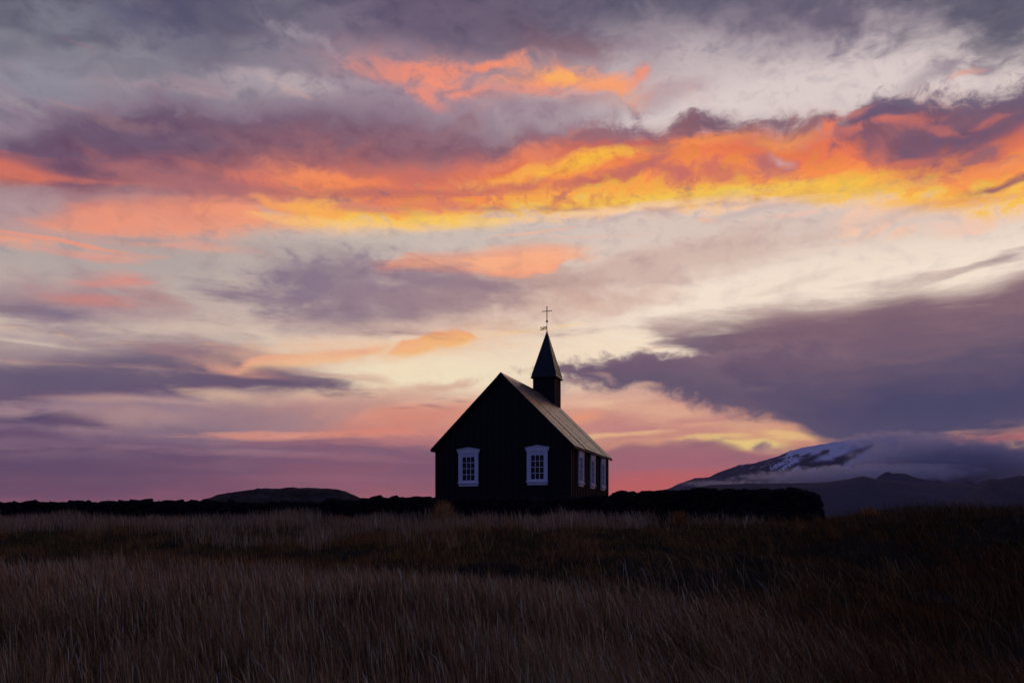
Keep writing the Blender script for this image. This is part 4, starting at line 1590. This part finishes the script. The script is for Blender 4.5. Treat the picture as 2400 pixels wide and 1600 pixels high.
tint = palette(n, [(.125, .098, .082), (.105, .080, .062), (.085, .060, .042), (.14, .115, .10), (.10, .066, .032), (.09, .085, .04)]) * tone * dark_grass_vignette(xp) * np.exp(2.4 * fbm(P[:, 0] * .9 + 71, P[:, 1] * .9 + 5, 3) + 1.6 * fbm(P[:, 0] * .25 + 7, P[:, 1] * .4 + 55, 3))[:, None]
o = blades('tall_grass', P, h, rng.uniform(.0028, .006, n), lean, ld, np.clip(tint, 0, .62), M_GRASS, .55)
tag(o, kind='stuff')
# bent straw and thatch between the tufts
P = scatter(150000, 7.0, 19.5)
xp, yp = project(P[:, 0], P[:, 1], P[:, 2])
keep = rng.random(len(P)) < sstep(-45, 20, yp - fore_edge(xp))
P = P[keep]
n = len(P)
o = blades('straw', P, rng.uniform(.10, .30, n), rng.uniform(.003, .007, n), rng.uniform(.3, 1.3, n), rng.uniform(0, 2 * math.pi, n), palette(n, [(.08, .058, .036), (.06, .045, .03), (.11, .085, .06)]), M_GRASS, .4, short=True)
tag(o, kind='stuff')
# seed-headed stalks standing above it
P = scatter(68000, 8.0, 21.0)
xp, yp = project(P[:, 0], P[:, 1], P[:, 2])
keep = rng.random(len(P)) < (.10 + .9 * sstep(-60, 10, yp - fore_edge(xp)))
P, xp = P[keep], xp[keep]
n = len(P)
right = sstep(1150, 1800, xp)
o = blades('seed_stalks', P, rng.uniform(.40, .80, n), rng.uniform(.0035, .0055, n), np.abs(rng.normal(.14, .14, n)) + right * rng.uniform(.1, .5, n),
           math.pi + rng.normal(0, .9, n), np.clip(1.1 * palette(n, [(.15, .122, .108), (.135, .11, .10), (.12, .085, .055)]) * dark_grass_vignette(xp), 0, .65), M_GRASS, .7, 2.2)
tag(o, kind='stuff')

# slope: short dark turf and heath, olive and rusty patches
P = scatter(260000, 13.0, 34.5)
xp, yp = project(P[:, 0], P[:, 1], P[:, 2])
keep = (rng.random(len(P)) < sstep(50, -10, yp - fore_edge(xp))) & (P[:, 1] + P[:, 0] * DX / DY < YS - .4)
P, xp, yp = P[keep], xp[keep], yp[keep]
n = len(P)
cl = fbm(P[:, 0] * .55 + 3, P[:, 1] * .55 + 3, 4)
c2 = fbm(P[:, 0] * .22 + 31, P[:, 1] * .3 + 13, 4)
h = rng.uniform(.08, .20, n) * (1 + 2.4 * np.clip(cl, -.3, .5)) + .04
green = palette(n, [(.024, .030, .012), (.034, .036, .013), (.018, .020, .010), (.042, .038, .016)], .35)
brown = palette(n, [(.085, .052, .022), (.07, .045, .022), (.09, .065, .04)], .3)
rust = palette(n, [(.10, .050, .018), (.085, .046, .018)], .3)
mixf = sstep(-.04, .14, cl + rng.normal(0, .08, n))[:, None]
tint = green * (1 - mixf) + brown * mixf
rf = (sstep(.10, .2, c2 + rng.normal(0, .05, n)))[:, None]
tint = (tint * (1 - rf) + rust * rf) * dark_grass_vignette(xp)
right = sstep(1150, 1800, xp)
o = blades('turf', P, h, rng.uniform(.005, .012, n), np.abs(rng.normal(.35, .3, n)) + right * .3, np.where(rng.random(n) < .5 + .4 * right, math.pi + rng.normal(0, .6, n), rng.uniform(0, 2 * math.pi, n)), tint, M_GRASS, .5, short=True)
tag(o, kind='stuff')

# slope: tussocks of longer blades
P, idx, a, rn, size = clumps(5400, 26, 15.0, 33.5, .11)
xp, yp = project(P[:, 0], P[:, 1], P[:, 2])
cl = fbm(P[:, 0] * .4 + 23, P[:, 1] * .4 + 3, 4)
q = P[:, 1] + P[:, 0] * DX / DY
keep = (rng.random(len(P)) < sstep(-.12, .22, cl)) & (q < YS - .5)
P, idx, a, rn, xp = P[keep], idx[keep], a[keep], rn[keep], xp[keep]
n = len(P)
right = sstep(1000, 1700, xp)
tone = np.exp(rng.normal(0, .4, 5400))[idx][:, None]
o = blades('slope_grass', P, rng.uniform(.18, .46, n) * rng.uniform(.6, 1.6, 5400)[idx], rng.uniform(.004, .009, n), np.abs(rng.normal(.14, .12, n)) + .18 * rn + right * rng.uniform(.2, .6, n),
           np.where(rng.random(n) < .5 - .3 * right, a, math.pi + rng.normal(0, .5, n)), np.clip(palette(n, [(.085, .058, .030), (.10, .074, .046), (.075, .05, .024), (.09, .05, .022)]) * tone * dark_grass_vignette(xp), 0, .6), M_GRASS, .55)
tag(o, kind='stuff')

# pale tall grass in front of the wall
P = scatter(250000, 22.0, 48.0, 1.05)
xp, yp = project(P[:, 0], P[:, 1], P[:, 2])
q = P[:, 1] + P[:, 0] * DX / DY
cl = fbm(P[:, 0] * .45 + 63, P[:, 1] * .45 + 13, 4)
far = np.interp(xp, [-200, 300, 700, 1000, 1250, 1500, 1750, 1900, 2000, 2600], [6.2, 6.0, 6.5, 7.0, 6.2, 5.0, 3.0, 1.6, 5.0, 6.0])
lim = YS - .75 + np.where(xp > 1945, 2.2, 0)
dens = sstep(-.5, 3.5, q - (lim - far) + cl * 11) * sstep(-.45, -.1, cl) * (q < lim) * (xp < 2700) * np.interp(xp, [1650, 1780, 1930, 1990], [1, .4, .2, .8])
keep = rng.random(len(P)) < dens
P, xp = P[keep], xp[keep]
n = len(P)
cl = fbm(P[:, 0] * .6 + 5, P[:, 1] * .6, 3)
h = rng.uniform(.34, .70, n) * (1 + 1.1 * cl) * np.interp(xp, [1500, 1760, 1900, 2000], [1, .75, .6, .6])
right = sstep(1150, 1800, xp)
o = blades('pale_grass', P, h, rng.uniform(.007, .013, n), np.abs(rng.normal(.14, .14, n)) + right * rng.uniform(.05, .45, n), np.where(rng.random(n) < .7, math.pi + rng.normal(0, .6, n), rng.uniform(0, 6.28, n)),
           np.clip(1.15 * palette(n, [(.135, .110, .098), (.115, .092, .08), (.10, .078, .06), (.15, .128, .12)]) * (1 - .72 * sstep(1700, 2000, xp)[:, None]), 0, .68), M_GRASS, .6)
tag(o, kind='stuff')


# single brown tussocks that stand out against the wall
def tussock(xpx, d, hgt, wid, label, cols, nb=260):
    x = (xpx - CX) / F * d
    z = float(ground_z(x, d))
    r = np.abs(rng.normal(0, wid * .32, nb))
    a = rng.uniform(0, 2 * math.pi, nb)
    P = np.stack([r * np.cos(a), r * np.sin(a), np.full(nb, -.03)], 1)
    hh = hgt * rng.uniform(.55, 1.05, nb) * np.clip(1 - r / wid * .45, .4, 1)
    o = blades('grass_tussock', P, hh, rng.uniform(.008, .014, nb), np.abs(rng.normal(.18, .12, nb)) + r / wid * .3, a + rng.normal(0, .5, nb), palette(nb, cols), M_GRASS, .5)
    o.location = (x, d, z)
    tag(o, label, 'grass tuft', 'brown tussocks before the wall')


RUST = [(.13, .065, .03), (.11, .06, .03), (.15, .08, .045)]
tussock(1038, 33.2, 1.12, .60, 'tall rusty tussock at the left corner of the black church', [(.17, .10, .06), (.15, .085, .045), (.19, .12, .075)], 640)
tussock(692, 35.5, .72, .7, 'rusty tussock below the low dark hill', RUST, 320)
tussock(800, 35.0, .60, .7, 'rusty tussock between the low dark hill and the church', RUST, 460)
tussock(420, 37.5, .72, .4, 'thin rusty tussock at the left foot of the low dark hill', RUST, 260)
tussock(1590, 30.2, .62, .5, 'rusty tussock in front of the wall right of the church', RUST, 320)
tussock(2035, 29.5, .60, .5, 'rusty tussock just right of the end of the stone wall', RUST, 320)

# ------------------------------------------------------------------ low cloud on the mountain, and the haze
def cloud(name, label, c_px, c_py, d, rx, ry, rz, dens, seed, colr=(.96, .96, .98), thr=.42, scale=2.2, tilt=0.0):
    """a bank of low cloud: a soft-edged volume inside an ellipsoid"""
    bm = bmesh.new()
    bmesh.ops.create_uvsphere(bm, u_segments=24, v_segments=14, radius=1.0)
    me = bpy.data.meshes.new(name)
    bm.to_mesh(me)
    bm.free()
    m = bpy.data.materials.new('low_cloud')
    m.use_nodes = True
    nt = m.node_tree
    nt.nodes.remove(nt.nodes['Principled BSDF'])
    out = nt.nodes['Material Output']
    v = nt.nodes.new('ShaderNodeVolumePrincipled')
    v.inputs['Color'].default_value = (*colr, 1)
    v.inputs['Anisotropy'].default_value = .35
    t = nt.nodes.new('ShaderNodeTexCoord')
    ln = nt.nodes.new('ShaderNodeVectorMath')
    ln.operation = 'LENGTH'
    nt.links.new(t.outputs['Object'], ln.inputs[0])
    mp = nt.nodes.new('ShaderNodeMapping')
    mp.inputs['Location'].default_value = (seed, seed * .7, 0)
    mp.inputs['Scale'].default_value = (rx / rz * .55, 1.2, 1.0)
    nt.links.new(t.outputs['Object'], mp.inputs['Vector'])
    nz = nt.nodes.new('ShaderNodeTexNoise')
    nz.inputs['Scale'].default_value = scale
    nz.inputs['Detail'].default_value = 5
    nz.inputs['Roughness'].default_value = .6
    nt.links.new(mp.outputs[0], nz.inputs['Vector'])
    a = nt.nodes.new('ShaderNodeMath')          # falloff 1 - r plus noise
    a.operation = 'SUBTRACT'
    a.inputs[0].default_value = 1.0
    nt.links.new(ln.outputs['Value'], a.inputs[1])
    b = nt.nodes.new('ShaderNodeMath')
    b.operation = 'MULTIPLY_ADD'
    nt.links.new(nz.outputs['Fac'], b.inputs[0])
    b.inputs[1].default_value = 2.3
    nt.links.new(a.outputs[0], b.inputs[2])
    r = nt.nodes.new('ShaderNodeMapRange')
    r.interpolation_type = 'SMOOTHSTEP'
    nt.links.new(b.outputs[0], r.inputs[0])
    r.inputs[1].default_value = thr + .85
    r.inputs[2].default_value = thr + 1.45
    r.inputs[3].default_value = 0
    r.inputs[4].default_value = dens
    nt.links.new(r.outputs[0], v.inputs['Density'])
    nt.links.new(v.outputs[0], out.inputs['Volume'])
    o = new_obj(name, me, m)
    o.location = px(c_px, c_py, d)
    o.scale = (rx, ry, rz)
    o.rotation_euler = (0, -tilt, 0)
    tag(o, label, 'cloud')
    o['kind'] = 'stuff'
    return o


kk = 12.8e3 / F
cloud('mist', 'long pale mist strip lying along the foot of the mountain', 2010, 1113, 12250, 300 * kk, 350, 27 * kk, .0085, 3.0, thr=.30, tilt=.035)
cloud('mist', 'thin wisp of mist on the left shoulder of the mountain', 1690, 1133, 12600, 110 * kk, 300, 11 * kk, .0030, 8.0)
cloud('cloud', 'grey cloud wrapped round the right side of the mountain', 2270, 1078, 12950, 300 * kk, 450, 58 * kk, .0085, 14.0, colr=(.93, .94, .97), thr=.24, scale=3.2)
cloud('cloud', 'grey cloud cap over the summit', 2110, 1030, 14050, 160 * kk, 420, 26 * kk, .0040, 21.0, colr=(.93, .94, .97), thr=.28)

hz = MB().box(-26000, 26000, -26000, 24000, -8, 1780)
M_HAZE = bpy.data.materials.new('haze_air')
M_HAZE.use_nodes = True
nt = M_HAZE.node_tree
nt.nodes.remove(nt.nodes['Principled BSDF'])
v = nt.nodes.new('ShaderNodeVolumePrincipled')
v.inputs['Color'].default_value = (.66, .68, 1.0, 1)
v.inputs['Density'].default_value = 1.4e-5
nt.links.new(v.outputs[0], nt.nodes['Material Output'].inputs['Volume'])
haze = hz.build('haze', M_HAZE)
tag(haze, kind='stuff')
